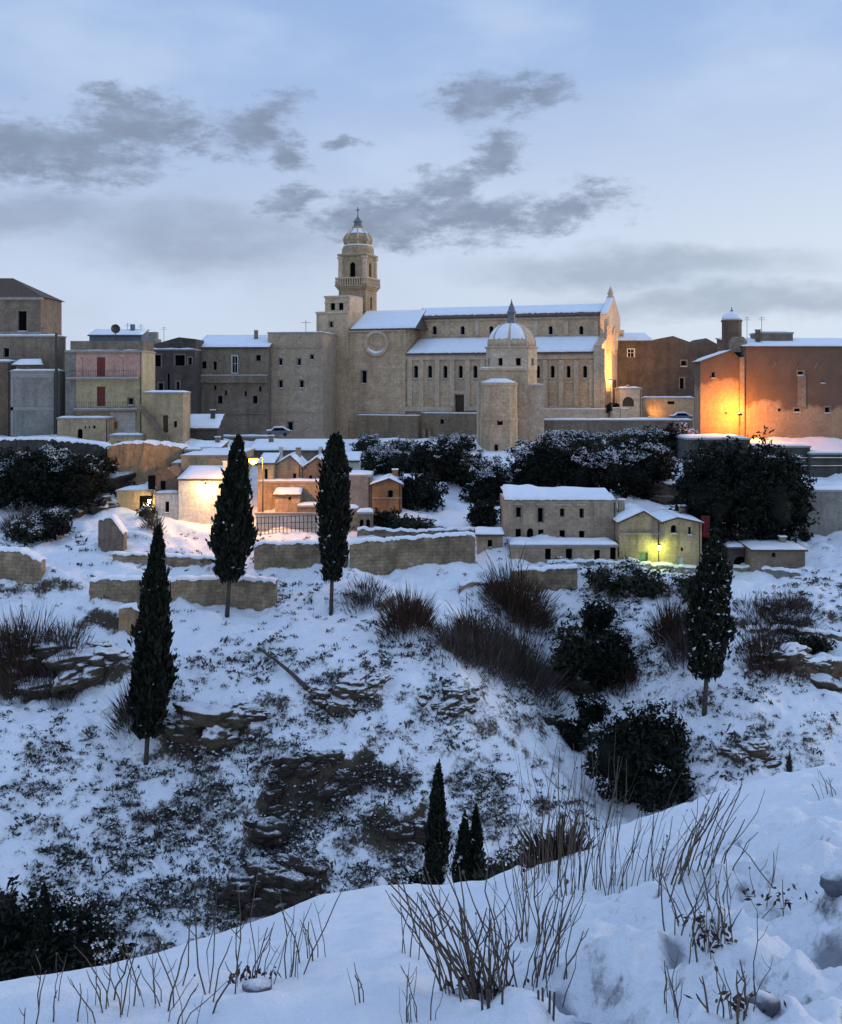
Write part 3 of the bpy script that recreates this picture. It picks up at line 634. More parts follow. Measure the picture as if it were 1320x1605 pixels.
def house(name, label, u0, u1, vt, vb, mat, d=None, phi=0, depth=7., wins=(), roof=('flat', 1), cat='house', group=None, below=4., rev=.3, um=None):
    if d is None: d = hit_d((u0+u1)/2, vb)
    fr = Fr(u0, vb, d, phi); root = fr.root(name, label, cat, group)
    x0, x1 = 0., fr.X(u1); um = um or (u0+u1)/2; z1 = fr.Z(um, vt)
    wall_box(root, x0, x1, 0, depth, -below, z1, mat, holes_px(fr, wins), rev=rev)
    make_openings(root, fr, wins, rev=rev)
    k = roof[0]; W_ = x1-x0
    if W_ > 3 and z1 > 3 and depth > 2.5 and below < 6:
        pipe(root, x1-.25, -.3, z1-.1, -.1, .06, 'downpipe')
    if k in ('shed', 'gable', 'ridge') and W_ > 2.5 and depth > 3.5:
        cxh = x0+W_*random.choice((.22, .75)); zch = (fr.Z(um, roof[1], depth) if k == 'shed' else fr.Z(um, roof[1], depth/2) if k == 'ridge' else fr.Z(roof[1][0], roof[1][1]))
        ck = MB().box(cxh-.32, cxh+.32, depth*.55, depth*.55+.6, z1, zch+.75).build('chimney', M[mat], root); MB().box(cxh-.4, cxh+.4, depth*.55-.08, depth*.55+.68, zch+.754, zch+.87).build('chimney_cap', M['snow'], ck)
    if k == 'flat':           # low parapet and snow on the slab
        rf = MB().box(x0-.12, x1+.12, -.12, depth+.1, z1+.003, z1+.22).build('roof', M['concrete'], root)
        if roof[1]: snow_slab('snow_cover', rf, [(x0-.05,-.08,z1+.22),(x1+.05,-.08,z1+.22),(x1+.05,depth,z1+.22),(x0-.05,depth,z1+.22)], .25, max(6, int((x1-x0)*1.5)), 6, .2)
    elif k == 'shed':         # rises to the back; roof[1] = v of its top edge
        zr = fr.Z(um, roof[1], depth); o = .35
        roof_plane(root, [(x0-.2,-o,z1+.05-(zr-z1)*o/depth),(x1+.2,-o,z1+.05-(zr-z1)*o/depth),(x1+.2,depth,zr+.1),(x0-.2,depth,zr+.1)], nx=max(8, int((x1-x0)*1.5)))
        MB().face((x1,0,z1),(x1,depth,z1),(x1,depth,zr)).face((x0,depth,z1),(x0,0,z1),(x0,depth,zr)).face((x1,depth,z1),(x0,depth,z1),(x0,depth,zr),(x1,depth,zr)).build('gable_wall', M[mat], root)
    elif k == 'ridge':        # ridge runs along the front; roof[1] = v of the ridge
        zr = fr.Z(um, roof[1], depth/2); o = .35; sl = (zr-z1)*o/(depth/2); n = max(8, int((x1-x0)*1.5))
        roof_plane(root, [(x0-.2,-o,z1+.05-sl),(x1+.2,-o,z1+.05-sl),(x1+.2,depth/2,zr+.1),(x0-.2,depth/2,zr+.1)], nx=n)
        roof_plane(root, [(x1+.2,depth+o,z1+.05-sl),(x0-.2,depth+o,z1+.05-sl),(x0-.2,depth/2+.003,zr+.1),(x1+.2,depth/2+.003,zr+.1)], nx=n)
        MB().face((x1,0,z1),(x1,depth,z1),(x1,depth/2,zr)).build('gable_wall', M[mat], root); MB().face((x0,depth,z1),(x0,0,z1),(x0,depth/2,zr)).build('gable_wall', M[mat], root)
    elif k == 'gable':        # gable end faces the ravine; roof[1] = (u, v) of the apex
        ua, va = roof[1]; xa = fr.X(ua); za = fr.Z(ua, va); o = .25
        MB().face((x0,0,z1),(x1,0,z1),(xa,0,za)).build('gable_wall', M[mat], root); MB().face((x1,depth,z1),(x0,depth,z1),(xa,depth,za)).build('gable_wall', M[mat], root)
        sl = (za-z1)/(xa-x0)*o; sr = (za-z1)/(x1-xa)*o
        roof_plane(root, [(x0-o,-o,z1+.06-sl),(xa,-o,za+.06),(xa,depth+o,za+.06),(x0-o,depth+o,z1+.06-sl)], nx=6, inset=.1, edge=.12)
        roof_plane(root, [(xa+.003,-o,za+.06),(x1+o,-o,z1+.06-sr),(x1+o,depth+o,z1+.06-sr),(xa+.003,depth+o,za+.06)], nx=6, inset=.1, edge=.12)
    return root, fr
def band(root, x0, x1, z0, z1, y=0., out=.12, mat='church_light', name='cornice'):
    return MB().box(x0, x1, y-out, y-.003, z0, z1).build(name, M[mat], root)
def pipe(root, x, z0, z1, y=-.12, r=.09, name='drainpipe', mat='iron'): return MB().tube([(x,y,z0),(x,y,z1)], r, 6).build(name, M[mat], root)
def railing(root, x0, x1, y0, z, h=.95, name='railing', step=.35):
    mb = MB().box(x0, x1, y0-.03, y0+.03, z+h-.05, z+h).box(x0, x1, y0-.02, y0+.02, z+.08, z+.12); r = mb.build(name, M['iron'], root); n = int((x1-x0)/step)
    bm = None
    for k in range(n+1):
        x = x0+(x1-x0)*k/n
        if bm is None: o = MB().box(-.018, .018, y0-.018, y0+.018, z+.12, z+h-.05).build('bar', M['iron'], r); bm = o.data
        else: o = link('bar', bm, None, r)
        o.location.x = x
    return r
def point_light(name, parent, loc, energy, color, radius=.15, spot=None):
    l = bpy.data.lights.new(name, 'SPOT' if spot else 'POINT'); l.energy = energy; l.color = color; l.shadow_soft_size = radius
    o = bpy.data.objects.new(name, l); COL.objects.link(o); o.parent = parent; o.location = loc
    if spot: l.spot_size = R(spot[1]); l.spot_blend = .8; o.rotation_euler = Vector(spot[0]).to_track_quat('-Z', 'Y').to_euler()
    return o
# ------------------------------------------------------------------ the cathedral
CD = 190.; fr = Fr(932, 640, CD, 20); X, Z = fr.X, fr.Z
ca = fr.root('cathedral', 'long tan stone cathedral with snowy roofs, rows of lancet windows and round medallion', 'cathedral')
xl, xr, ze = X(637), X(932), Z(932, 551)
aw = [(u, 573, 593, 6.5, 'dark', 1) for u in (652, 674, 698, 722, 745, 824, 843, 866, 891, 917)]
door = [(720.5, 619, 645.5, 14, 'wood')]
wall_box(ca, xl+.003, xr, 0, 24, -6, ze, 'church', holes_px(fr, aw+door), name='aisle_wall', rev=.45)
make_openings(ca, fr, aw+door, rev=.45)
for u in (643, 661, 686, 709.5, 733.5, 757, 833, 855, 880, 904, 927): 
    a, b = X(u-3.6), X(u+3.6); MB().box(a, b, -.28, -.003, Z(u, 637), Z(u, 564)).build('pilaster', M['church_light'], ca)
band(ca, xl, xr+.2, ze-1.25, ze-.55, 0, .32, name='frieze'); band(ca, xl, xr+.25, ze-.5, ze-.18, 0, .42)
band(ca, xl, X(711)-.1, Z(680, 645), Z(680, 637)-.05, 0, .5, name='plinth'); band(ca, X(729)+.1, xr, Z(900, 645), Z(900, 637)-.05, 0, .5, name='plinth')
for s_ in ((711, 713), (728.4, 730.5)): MB().box(X(s_[0]), X(s_[1]), -.34, -.003, Z(720, 645), Z(720, 617)).build('door_jamb', M['church_light'], ca)
MB().box(X(710.5), X(731), -.4, -.003, Z(720, 617)+.01, Z(720, 613)).build('door_lintel', M['church_light'], ca)
OF = 6.5
zt = Z(800, 528, OF)
roof_plane(ca, [(xl+.1,-.65,ze-.12),(xr-.1,-.65,ze-.12),(xr-.1,OF,zt),(xl+.1,OF,zt)], .22, .28, .4, nx=70, name='aisle_roof')
cx0, cx1 = X(650, OF), X(943, OF); zc = Z(800, 495, OF)
cw = [(u, 511, 525, 6.5, 'dark', 1) for u in (681, 725, 770, 816, 863, 911)]
wall_box(ca, cx0, cx1, OF, 17.5, zt-4, zc, 'church', [h for h in holes_px(fr, cw, OF)], name='clerestory_wall', rev=.45)
make_openings(ca, fr, cw, OF, .45)
for u in (702, 748, 793, 840, 888, 935): MB().box(X(u-3, OF), X(u+3, OF), OF-.2, OF-.003, Z(u, 526, OF), Z(u, 503, OF)).build('pilaster', M['church_light'], ca)
band(ca, cx0, cx1, zc-.75, zc-.12, OF, .3)
zr_ = Z(800, 479.5, 12); 
roof_plane(ca, [(cx0-.4,OF-.6,zc-.1),(cx1+.1,OF-.6,zc-.1),(cx1+.1,12,zr_),(cx0-.4,12,zr_)], .3, .25, 1.9, nx=90, name='nave_roof', edge=1.0)
roof_plane(ca, [(cx1+.1,18.1,zc-.1),(cx0-.4,18.1,zc-.1),(cx0-.4,12.003,zr_),(cx1+.1,12.003,zr_)], .3, .25, .5, nx=40, name='nave_roof')
MB().face((cx0,OF,zc),(cx0,12,zr_),(cx0,17.5,zc)).build('gable_wall', M['church'], ca)
# west front: a stepped gable seen edge on, lit by street lamps
zz = lambda v, off: Z(940, v, off)
gp = [(-.9,-6),(-.9,zz(541,0)),(1.2,zz(538,1)),(5.2,zz(529,5)),(5.2,zz(492,5)),(11.4,zz(468,12)),(12,zz(465,12)),(12.6,zz(468,12)),(18.8,zz(492,5)),(18.8,zz(529,5)),(22.8,zz(538,1)),(24.9,zz(541,0)),(24.9,-6)]
MB().prism([(xr+.02, y, z) for y, z in gp], (1.3, 0, 0)).build('west_gable', M['church_light'], ca)
snow_slab('snow_cover', ca, [(xr+.02, 5.2, zz(492,5)), (xr+1.32, 5.2, zz(492,5)), (xr+1.32, 11.9, zz(466,12)), (xr+.02, 11.9, zz(466,12))], .15, 4, 8, .05)
for y0 in (-1.1, 4.6, 18.2, 23.6):
    MB().box(xr+1.325, xr+2.0, y0, y0+1.2, -6, zz(548 if y0 in (-1.1, 23.6) else 512, 5)).build('buttress', M['church_light'], ca)
MB().lathe([(.5,0),(.5,.7),(.62,.75),(.62,.95),(.35,1.05),(.42,1.35),(.22,1.75),(.05,2.1)], 8, xr+.67, 12).build('finial', M['church_light'], ca).location.z = zz(465.5, 12)-.2
MB().lathe([(2.6,0),(2.6,.3),(2.1,.35),(2.1,.12),(0,.12)], 24, 0, 0, cap=False).build('rose_window', M['church_light'], ca).matrix_local = Matrix.Translation((xr+1.33, 12, zz(535, 12))) @ Matrix.Rotation(R(90), 4, 'Y')
MB().box(xr+1.33, xr+1.5, 10.6, 13.4, 0, 5).build('portal', M['wood'], ca)
# transept and apse block to the left of the nave
zb = Z(637, 692); zt2 = Z(590, 516); tl = X(507, -.5)
tw_ = [(570.5, 581, 601, 8, 'dark', 0), (519, 627, 637, 7, 'dark', 0), (526, 536, 541, 5, 'void', 0), (517, 652, 683, 19, 'void', 1)]
wall_box(ca, tl, xl, -.5, 20, zb-4, zt2, 'church', holes_px(fr, tw_, -.5), name='transept_wall', rev=.5); make_openings(ca, fr, tw_, -.5, .5)
band(ca, tl, xl+.02, zt2-.5, zt2-.1, -.5, .3)
band(ca, tl, xl, Z(580, 648, -.5), Z(580, 645, -.5), -.5, .12, name='string_course')
c_ = (X(591, -.5), Z(591, 538, -.5)); rm = 20.5*CD*1.06/F
ring = MB(); nseg = 40
for k in range(nseg):
    a0, a1 = 2*math.pi*k/nseg, 2*math.pi*(k+1)/nseg
    def rp(a, r, y): return (c_[0]+r*math.cos(a), y, c_[1]+r*math.sin(a))
    for (r0, y0), (r1, y1) in (((rm,-.503),(rm,-.95)),((rm,-.95),(rm*.8,-.95)),((rm*.8,-.95),(rm*.74,-.55))): ring.face(rp(a0,r0,y0),rp(a1,r0,y0),rp(a1,r1,y1),rp(a0,r1,y1))
ro = ring.build('round_medallion', M['church_light'], ca)
MB().face(*[rp(-2*math.pi*k/nseg, rm*.745, -.56) for k in range(nseg)]).build('medallion_disc', M['church'], ro)
sn = MB()
for k in range(14):
    a0, a1 = R(205+k*9.3), R(205+(k+1)*9.3); w0, w1 = [.16*math.sin(math.pi*q/14)**.6*rm+.02 for q in (k, k+1)]
    sn.face(rp(a0,rm*.79,-.96),rp(a1,rm*.79,-.96),rp(a1,rm*.79-w1,-.62),rp(a0,rm*.79-w0,-.62))
sn.build('snow_cover', M['snow'], ro)
e0, e1 = X(548, -.8), X(651, -.8); g0, g1 = X(574, 10), X(668, 10); zg = Z(620, 486.5, 10)
roof_plane(ca, [(e0,-.9,zt2-.02),(e1,-.9,zt2-.02),(g1,10,zg),(g0,10,zg)], .2, .26, .4, nx=40, name='transept_roof')
MB().face((e0,-.9,zt2-.05),(g0,10,zg-.05),(e0,20,zt2-.05)).face((e1,-.9,zt2-.05),(e1,20,zt2-.05),(g1,10,zg-.05)).face((e0,20,zt2-.05),(g0,10,zg-.05),(g1,10,zg-.05),(e1,20,zt2-.05)).build('transept_roof', M['tile'], ca)
# stair turret at the left corner with its little belfry
q0, q1 = X(496, -.9), X(546, -.9); zq = Z(520, 489, -.9)
qw = [(519, 504, 513, 5, 'dark', 0, 0), (512, 540, 546, 6, 'dark', 0, 0)]
wall_box(ca, q0, q1, -.9, 9, zb-4, zq, 'church', holes_px(fr, qw, -.9) , name='turret_wall', rev=.4); make_openings(ca, fr, qw, -.9, .4)
band(ca, q0-.1, q1+.1, zq-.3, zq+.1, -.9, .22)
f0, f1 = X(509.5, 2), X(548, 2); zf = Z(528, 464, 2)
bw = [(521.5, 473, 486, 7.5, 'void', 1), (534.5, 473, 486, 7.5, 'void', 1)]
wall_box(ca, f0, f1, 2, 8.5, zq, zf, 'church_light', holes_px(fr, bw, 2), name='belfry_wall', rev=.5); make_openings(ca, fr, bw, 2, .5)
bd = band(ca, f0-.15, f1+.15, zf-.3, zf+.05, 2, .25); snow_strip(bd, f0-.1, f1+.1, 1.8, 8, zf+.06, .12)
band(ca, f0-.1, f1+.1, zf-1.35, zf-1.15, 2, .15, name='string_course')
pipe(ca, X(503.5, -.9), zb, Z(503, 535, -.9), -1.05, .16)
# plinth walls under the church
pa, pb = X(558, -3.6), X(655, -3.6); zp = Z(600, 651, -3.6)
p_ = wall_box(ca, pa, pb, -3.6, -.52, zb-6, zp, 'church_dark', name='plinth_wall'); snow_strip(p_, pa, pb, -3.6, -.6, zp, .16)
wp_ = [(693, 657, 665, 6, 'dark', 0, 0)]
pc, pd = pb+.02, X(752, -2.2); zp2 = Z(700, 647.5, -2.2)
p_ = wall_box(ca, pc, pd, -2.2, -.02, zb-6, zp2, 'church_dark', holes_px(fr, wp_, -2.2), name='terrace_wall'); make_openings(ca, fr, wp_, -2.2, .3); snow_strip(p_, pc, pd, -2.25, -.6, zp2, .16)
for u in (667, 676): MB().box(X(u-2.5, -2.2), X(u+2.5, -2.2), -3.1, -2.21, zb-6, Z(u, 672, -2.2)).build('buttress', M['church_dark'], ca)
# ------------------------------------------------------------------ bell tower
TD = 220.; tf = Fr(561, 500, TD, 20)
bt = tf.root('bell_tower', 'square bell tower with balustrade balcony and bulbous snowy dome behind the cathedral', 'tower')
tz = lambda v: (HV-v)/F*TD-tf.O.z
pxm = TD/F
def rot4(k): return Matrix.Rotation(R(90)*k, 3, 'Z')
def sq_stage(name, half, v0, v1, hw=0, hv=None, mat='tower', rev=.5):
    mb = MB(); hs = [(-hw/2, hw/2, tz(hv[1]), tz(hv[0]), True)] if hw else []
    for k in range(4):
        mb.facade(-half, half, tz(v0), tz(v1), hs, -half, rev, rot4(k))
    o = mb.build(name, M[mat], bt)
    if hw:
        for k in range(4):
            m2 = MB().box(-hw/2-.05, hw/2+.05, -half+rev, -half+rev+.05, tz(hv[1])-.05, tz(hv[0])+.05); m2.v = [tuple(rot4(k) @ Vector(p)) for p in m2.v]; m2.build('arch_opening', M['pane'], o)
    return o
def sq_ring(name, half, v0, v1, mat='tower', par=None): return MB().box(-half, half, -half, half, tz(v0), tz(v1)).build(name, M[mat], par or bt)
sq_stage('lower_shaft', 22.6*pxm, 520, 456.2, 1.0, (466, 486))
for k, (h_, a_, b_) in enumerate(((24, 456, 453.5), (25.6, 453.4, 451), (27.2, 450.9, 447.5))): sq_ring('balcony_corbel', h_*pxm, a_, b_)
s_ = sq_ring('balcony_rail', 27*pxm, 438.4, 436.6, 'church_light'); 
bh = 26.2*pxm; bme = None; nb = 13
for k in range(4):
    for q in range(nb):
        p = rot4(k) @ Vector((-bh+2*bh*q/nb, -bh, 0))
        if bme is None: o = MB().lathe([(.11,tz(447.4)),(.17,tz(445)),(.09,tz(441.5)),(.13,tz(438.5))], 6).build('baluster', M['church_light'], s_); bme = o.data
        else: o = link('baluster', bme, None, s_)
        o.location = p
sq_stage('belfry_shaft', 21*pxm, 447.4, 404, 9.5*pxm, (413, 437))
for sx in (-1, 1):
    for sy in (-1, 1):
        MB().lathe([(.75,tz(447.3)),(.75,tz(444)),(.55,tz(443)),(.5,tz(409)),(.75,tz(406)),(.75,tz(404.1))], 8, sx*20.4*pxm, sy*20.4*pxm).build('corner_column', M['church_light'], bt)
sq_ring('cornice', 22.8*pxm, 403.9, 402.5); c2 = sq_ring('cornice', 24.4*pxm, 402.4, 400); snow_slab('snow_cover', c2, [(-24.3*pxm,-24.3*pxm,tz(400)),(24.3*pxm,-24.3*pxm,tz(400)),(24.3*pxm,24.3*pxm,tz(400)),(-24.3*pxm,24.3*pxm,tz(400))], .12, 8, 8, .05)
att = MB().lathe([(25.5*pxm,tz(399.6)),(25*pxm,tz(391)),(22.5*pxm,tz(386.5))], 8, ph=R(22.5)).build('attic_drum', M['tower'], bt)
MB().lathe([(22.7*pxm,tz(386.4)),(22.9*pxm,tz(385.4)),(19.5*pxm,tz(384))], 8, ph=R(22.5)).build('snow_ring', M['snow'], att)
dm = MB().lathe([(19*pxm,tz(384.6)),(21.6*pxm,tz(380.5)),(22.3*pxm,tz(376.5)),(20.7*pxm,tz(371.5)),(17.5*pxm,tz(367.2)),(12.8*pxm,tz(363.2)),(9.6*pxm,tz(359)),(8*pxm,tz(355))], 8, ph=R(22.5)).build('bulb_dome', M['tower'], bt)
for k in range(8):
    a = R(22.5+45*k); pts = [(r*1.01*math.cos(a)*pxm, r*1.01*math.sin(a)*pxm, tz(v)) for r, v in ((19,384.6),(21.6,380.5),(22.3,376.5),(20.7,371.5),(17.5,367.2),(12.8,363.2),(9.6,359))]
    MB().tube(pts, .16, 6).build('dome_rib', M['church_light'], dm)
for k in (4, 5, 6, 7):
    a0, a1 = R(22.5+45*k+4), R(22.5+45*k+41); mb = MB()
    for (r0, v0), (r1, v1) in zip(((17.5,367.2),(12.8,363.2)), ((12.8,363.2),(9.6,359))):
        s = pxm*1.02*.955; mb.face(*[(r*s*math.cos(a), r*s*math.sin(a), tz(v)+.06) for r, v, a in ((r0,v0,a0),(r0,v0,a1),(r1,v1,a1),(r1,v1,a0))])
    mb.build('snow_cover', M['snow'], dm)
ln = MB().lathe([(8.4*pxm,tz(356)),(7.4*pxm,tz(354)),(6.2*pxm,tz(353)),(6*pxm,tz(349)),(7.2*pxm,tz(348.4)),(7*pxm,tz(347)),(5.2*pxm,tz(345)),(3*pxm,tz(342.5)),(1.5*pxm,tz(340)),(.8*pxm,tz(337)),(.5*pxm,tz(331))], 8, ph=R(22.5)).build('lantern', M['lead'], bt)
for k in range(4):
    m2 = MB().box(-.2, .2, -5.6*pxm, -5.0*pxm, tz(352.6), tz(349.6)); m2.v = [tuple(rot4(k) @ Vector(p)) for p in m2.v]; m2.build('lantern_window', M['pane'], ln)
MB().box(-.07, .07, -.07, .07, tz(333.2), tz(325)).box(-.45, .45, -.06, .06, tz(329.6), tz(328.6)).build('cross', M['iron'], bt)
# ------------------------------------------------------------------ domed chapel in front of the nave
DD_ = 180.; df = Fr(802, 640, DD_, 0); pd_ = DD_/F; dz = lambda v: (HV-v)/F*DD_-df.O.z
ch = df.root('domed_chapel', 'octagonal domed chapel with round stone apse rising from the ravine below the cathedral', 'chapel')
def octo(name, r, v0, v1, mat, par=None, n=8, cx=0, cy=0, ph=R(22.5+8)): return MB().lathe([(r*pd_, dz(v0)), (r*pd_, dz(v1))], n, cx, cy, ph).build(name, M[mat], par or ch)
ap = 38*pd_; Rr = 40*pd_; dmb = MB(); fw = Rr*math.sin(R(22.5)); apt = Rr*math.cos(R(22.5)); rots = [Matrix.Rotation(R(45*k+12), 3, 'Z') for k in range(8)]
for r_ in rots: dmb.facade(-fw, fw, dz(580), dz(545.5), [(-4*pd_, 4*pd_, dz(573.5), dz(562), False)], -apt, .4, r_)
dr = dmb.build('drum', M['church_light'], ch)
for r_ in rots:
    m2 = MB().box(-4*pd_-.03, 4*pd_+.03, -apt+.4, -apt+.45, dz(574), dz(561.5)); m2.v = [tuple(r_ @ Vector(p)) for p in m2.v]; m2.build('window', M['pane'], dr)
a0_ = R(12+22.5)
for rr, va, vb_ in ((41.5, 546.8, 545.6), (43, 545.5, 543.6)): MB().lathe([(rr*pd_, dz(va)), (rr*pd_, dz(vb_))], 8, 0, 0, a0_).build('cornice', M['church_light'], ch)
dp = [(37,543.5),(36.4,536),(34.3,528.5),(31,522),(26,515.8),(20,511.3),(13,508.6),(8.5,507.6)]
do = MB().lathe([(r*pd_, dz(v)) for r, v in dp], 32, 0, 0, a0_).build('dome', M['church_light'], ch, True)
for k in range(8):
    a = a0_+R(45*k); MB().tube([(r*pd_*1.0*math.cos(a), r*pd_*math.sin(a), dz(v)) for r, v in dp], .2, 6).build('dome_rib', M['church_light'], do)
for k in range(8):
    mb = MB(); sd = k*7.3; rows = []
    for j, (r, v) in enumerate(dp[1:]):
        row = []
        for i in range(9):
            f = (i/8-.5)*.86
            if j == 0: q = mnoise.noise(Vector((i*.8+sd, 0, 0)))*4+3; r2, v2 = np.interp(536-q, [522, 528.5, 536], [31, 34.3, 36.4]), 536-q
            else: r2, v2 = r, v
            a = a0_+R(45*(k+.5+f)); row.append(len(mb.v)); mb.v.append(((r2+.5)*pd_*math.cos(a), (r2+.5)*pd_*math.sin(a), dz(v2)+.07))
        rows.append(row)
    for j in range(len(rows)-1):
        for i in range(8): mb.f.append((rows[j][i], rows[j][i+1], rows[j+1][i+1], rows[j+1][i]))
    if k in (4, 5, 3): mb.build('snow_cover', M['snow'], do, True)
MB().lathe([(10*pd_,dz(509)),(7.5*pd_,dz(506)),(6*pd_,dz(502)),(5.4*pd_,dz(493)),(6*pd_,dz(491)),(7.6*pd_,dz(490.4)),(7.6*pd_,dz(488.8)),(5.6*pd_,dz(487)),(5*pd_,dz(483)),(2.4*pd_,dz(477)),(1*pd_,dz(473)),(.4*pd_,dz(469))], 8, 0, 0, a0_).build('lantern', M['lead'], ch)
octo('chapel_body', 39.5, 700, 580, 'church', ph=a0_)
# flat-topped stair block on the left, round apse in front, small annex on the right
def blk(name, u0, u1, y0, y1, va, vb_, mat, wins=(), snow=True):
    b = wall_box(ch, df.X(u0, y0), df.X(u1, y0), y0, y1, df.Z(780, vb_, y0), df.Z(780, va, y0), mat, holes_px(df, wins, y0), name=name); make_openings(ch, df, wins, y0)
    x0, x1, z = df.X(u0, y0), df.X(u1, y0), df.Z(780, va, y0)
    band(ch, x0-.1, x1+.1, z-.35, z+.06, y0, .18)
    if snow: snow_strip(b, x0, x1, y0-.1, y1, z+.065, .15)
    return b
blk('front_wall', 752, 826, -4.6, 2, 577, 760, 'church')
blk('annex_wall', 828, 853, -3.0, 3, 603, 720, 'church_light', snow=True)
cy_ = -6.2; ax_ = df.X(782, cy_); s2 = (DD_+cy_)/F
rz_ = lambda v: df.Z(780, v, cy_-3)
MB().lathe([(29.5*s2, rz_(780)), (29.5*s2, rz_(661)), (30.6*s2, rz_(660)), (30.6*s2, rz_(657)), (29*s2, rz_(656)), (28.5*s2, rz_(606)), (29.8*s2, rz_(604)), (29.8*s2, rz_(600)), (24*s2, rz_(598.5)), (12*s2, rz_(594))], 12, ax_, cy_).build('apse_wall', M['church'], ch)
blk('stair_wall', 750, 772, -5.4, 0, 597, 770, 'church_light', snow=False)
sm = MB().lathe([(29*s2, rz_(600.2)), (24*s2, rz_(597.6)), (12*s2, rz_(593))], 12, ax_, cy_).build('snow_cover', M['snow'], ch, True)
for u, v0, v1, w in ((784, 658.5, 666, 8), (778, 697, 706, 5)):
    y = cy_-30.2*s2*.97; MB().box(df.X(u-w/2, y), df.X(u+w/2, y), y-.06, y+1.0, df.Z(u, v1, y), df.Z(u, v0, y)).build('window', M['pane'], ch)
# ------------------------------------------------------------------ palace and the row left of the cathedral
pw = [(440, 562, 573, 5, 'dark', 0), (469, 562, 573, 5, 'dark', 0), (489, 556, 564, 5, 'dark', 0), (440, 596, 608, 6, 'dark', 0), (473, 596, 608, 6, 'dark', 0), (455, 661, 675, 8, 'dark', 0)]
pal, pf = house('palace', 'tall plain tan palace block with small square windows left of the transept', 420, 506, 522.5, 692, 'palace', 196, 8, 12, pw, ('flat', 1), 'palace', below=6)
band(pal, 0, pf.X(506), pf.Z(460, 545), pf.Z(460, 543.4), 0, .14, 'palace', 'string_course'); band(pal, 0, pf.X(506), pf.Z(460, 646), pf.Z(460, 644), 0, .12, 'palace', 'string_course')
MB().tube([(pf.X(471), 4, pf.Z(471, 521)), (pf.X(471), 4, pf.Z(471, 500))], .05, 5).box(pf.X(471)-.9, pf.X(471)+.9, 3.97, 4.03, pf.Z(471, 504), pf.Z(471, 503.4)).build('aerial', M['iron'], pal)
lw = [(368, 558, 585, 8.5, 'white', 0), (320, 566, 578, 8, 'dark', 0, 0), (337, 566, 580, 6, 'dark', 0, 0), (405, 556, 566, 8, 'dark', 0, 0), (345, 620, 633, 8, 'dark', 0, 0), (400, 620, 633, 8, 'dark', 0, 0),
      (337, 604, 612, 4, 'dark', 0, 0), (354, 612, 620, 4, 'dark', 0, 0), (385, 613, 621, 4, 'dark', 0, 0), (408, 606, 614, 4, 'dark', 0, 0)]
lon, lf = house('long_house', 'dark stone house with long snowy lean-to roof left of the palace', 306, 421, 544, 692, 'midst', 194, 3, 9, lw, ('shed', 526), below=6)
wall_box(lon, lf.X(308), lf.X(420.5), -.7, -.01, lf.Z(360, 600), lf.Z(360, 588), 'midst', name='balcony'); band(lon, 0, lf.X(421), lf.Z(360, 649), lf.Z(360, 646.5), 0, .25, 'midst', 'string_course')
snow_strip(lon, lf.X(310), lf.X(420), -.75, -.1, lf.Z(360, 588)+.01, .05)
pipe(lon, lf.X(309), 0, lf.Z(310, 545), -.2, .22)
dw = [(244, 556, 575, 17, 'dark', 0, 0), (282, 556, 574, 16, 'dark', 0, 0), (252, 600, 612, 8, 'dark', 0, 0), (279, 598, 611, 5, 'dark', 0, 0), (264, 585, 612, 4, 'dark', 0, 0), (298, 560, 572, 6, 'dark', 0, 0)]
dk, kf = house('dark_house', 'dark grey stone row house with slanted top between pink house and long snowy roof', 222, 305, 549, 692, 'darkst', 188, 0, 9, dw, ('flat', 1), below=6)
MB().prism([(kf.X(236), 1.2, kf.Z(260, 549)+.25), (kf.X(305), 1.2, kf.Z(260, 549)+.25), (kf.X(305), 1.2, kf.Z(300, 531)), (kf.X(278), 1.2, kf.Z(278, 528)), (kf.X(236), 1.2, kf.Z(236, 540))], (0, 7, 0)).build('upper_storey', M['darkst'], dk)
sp = MB().box(kf.X(222), kf.X(240), 2, 6, kf.Z(230, 549)+.25, kf.Z(230, 530)).box(kf.X(225), kf.X(239), 3, 4.4, kf.Z(230, 530)+.002, kf.Z(230, 519)).build('chimney', M['concrete'], dk)
# ------------------------------------------------------------------ left houses
gl, gf = house('hilltop_house', 'pale stone house with hipped roof and dark window at the left edge', -60, 64, 466, 580, 'midst', 172, 0, 10, [(35, 487, 519, 14, 'dark', 0), (-20, 487, 519, 14, 'dark', 0)], ('none',), below=6)
zz0 = gf.Z(30, 466); x1_ = gf.X(64); zr0 = gf.Z(0, 436, 5)
band(gl, -.3, x1_+.4, zz0-.4, zz0+.02, 0, .45, 'concrete'); band(gl, 0, x1_, gf.Z(30, 524), gf.Z(30, 520), 0, .25, 'concrete', 'string_course')
c4 = [(-.5,-.5,zz0+.02),(x1_+.5,-.5,zz0+.02),(x1_+.5,10.5,zz0+.02),(-.5,10.5,zz0+.02)]; ra, rb = (4, 5, zr0), (x1_-6.3, 5, zr0)
MB().face(c4[0],c4[1],rb,ra).face(c4[1],c4[2],rb).face(c4[2],c4[3],ra,rb).face(c4[3],c4[0],ra).face(*c4[::-1]).build('roof', M['tile'], gl)
house('terrace_house', 'weathered grey stone lower house with flat snowy top beneath the hipped roof house', -60, 90, 528, 692, 'midst', 168, 0, 4, [(10, 545, 560, 9, 'dark', 0, 0), (-30, 545, 560, 9, 'dark', 0, 0)], ('flat', 1), below=5)
tg, tgf = house('grey_tower_house', 'tall blank grey rendered house wall with pale border on the left', 17, 88, 583, 688, 'grey', 163, 0, 4.5, (), ('flat', 1), below=5)
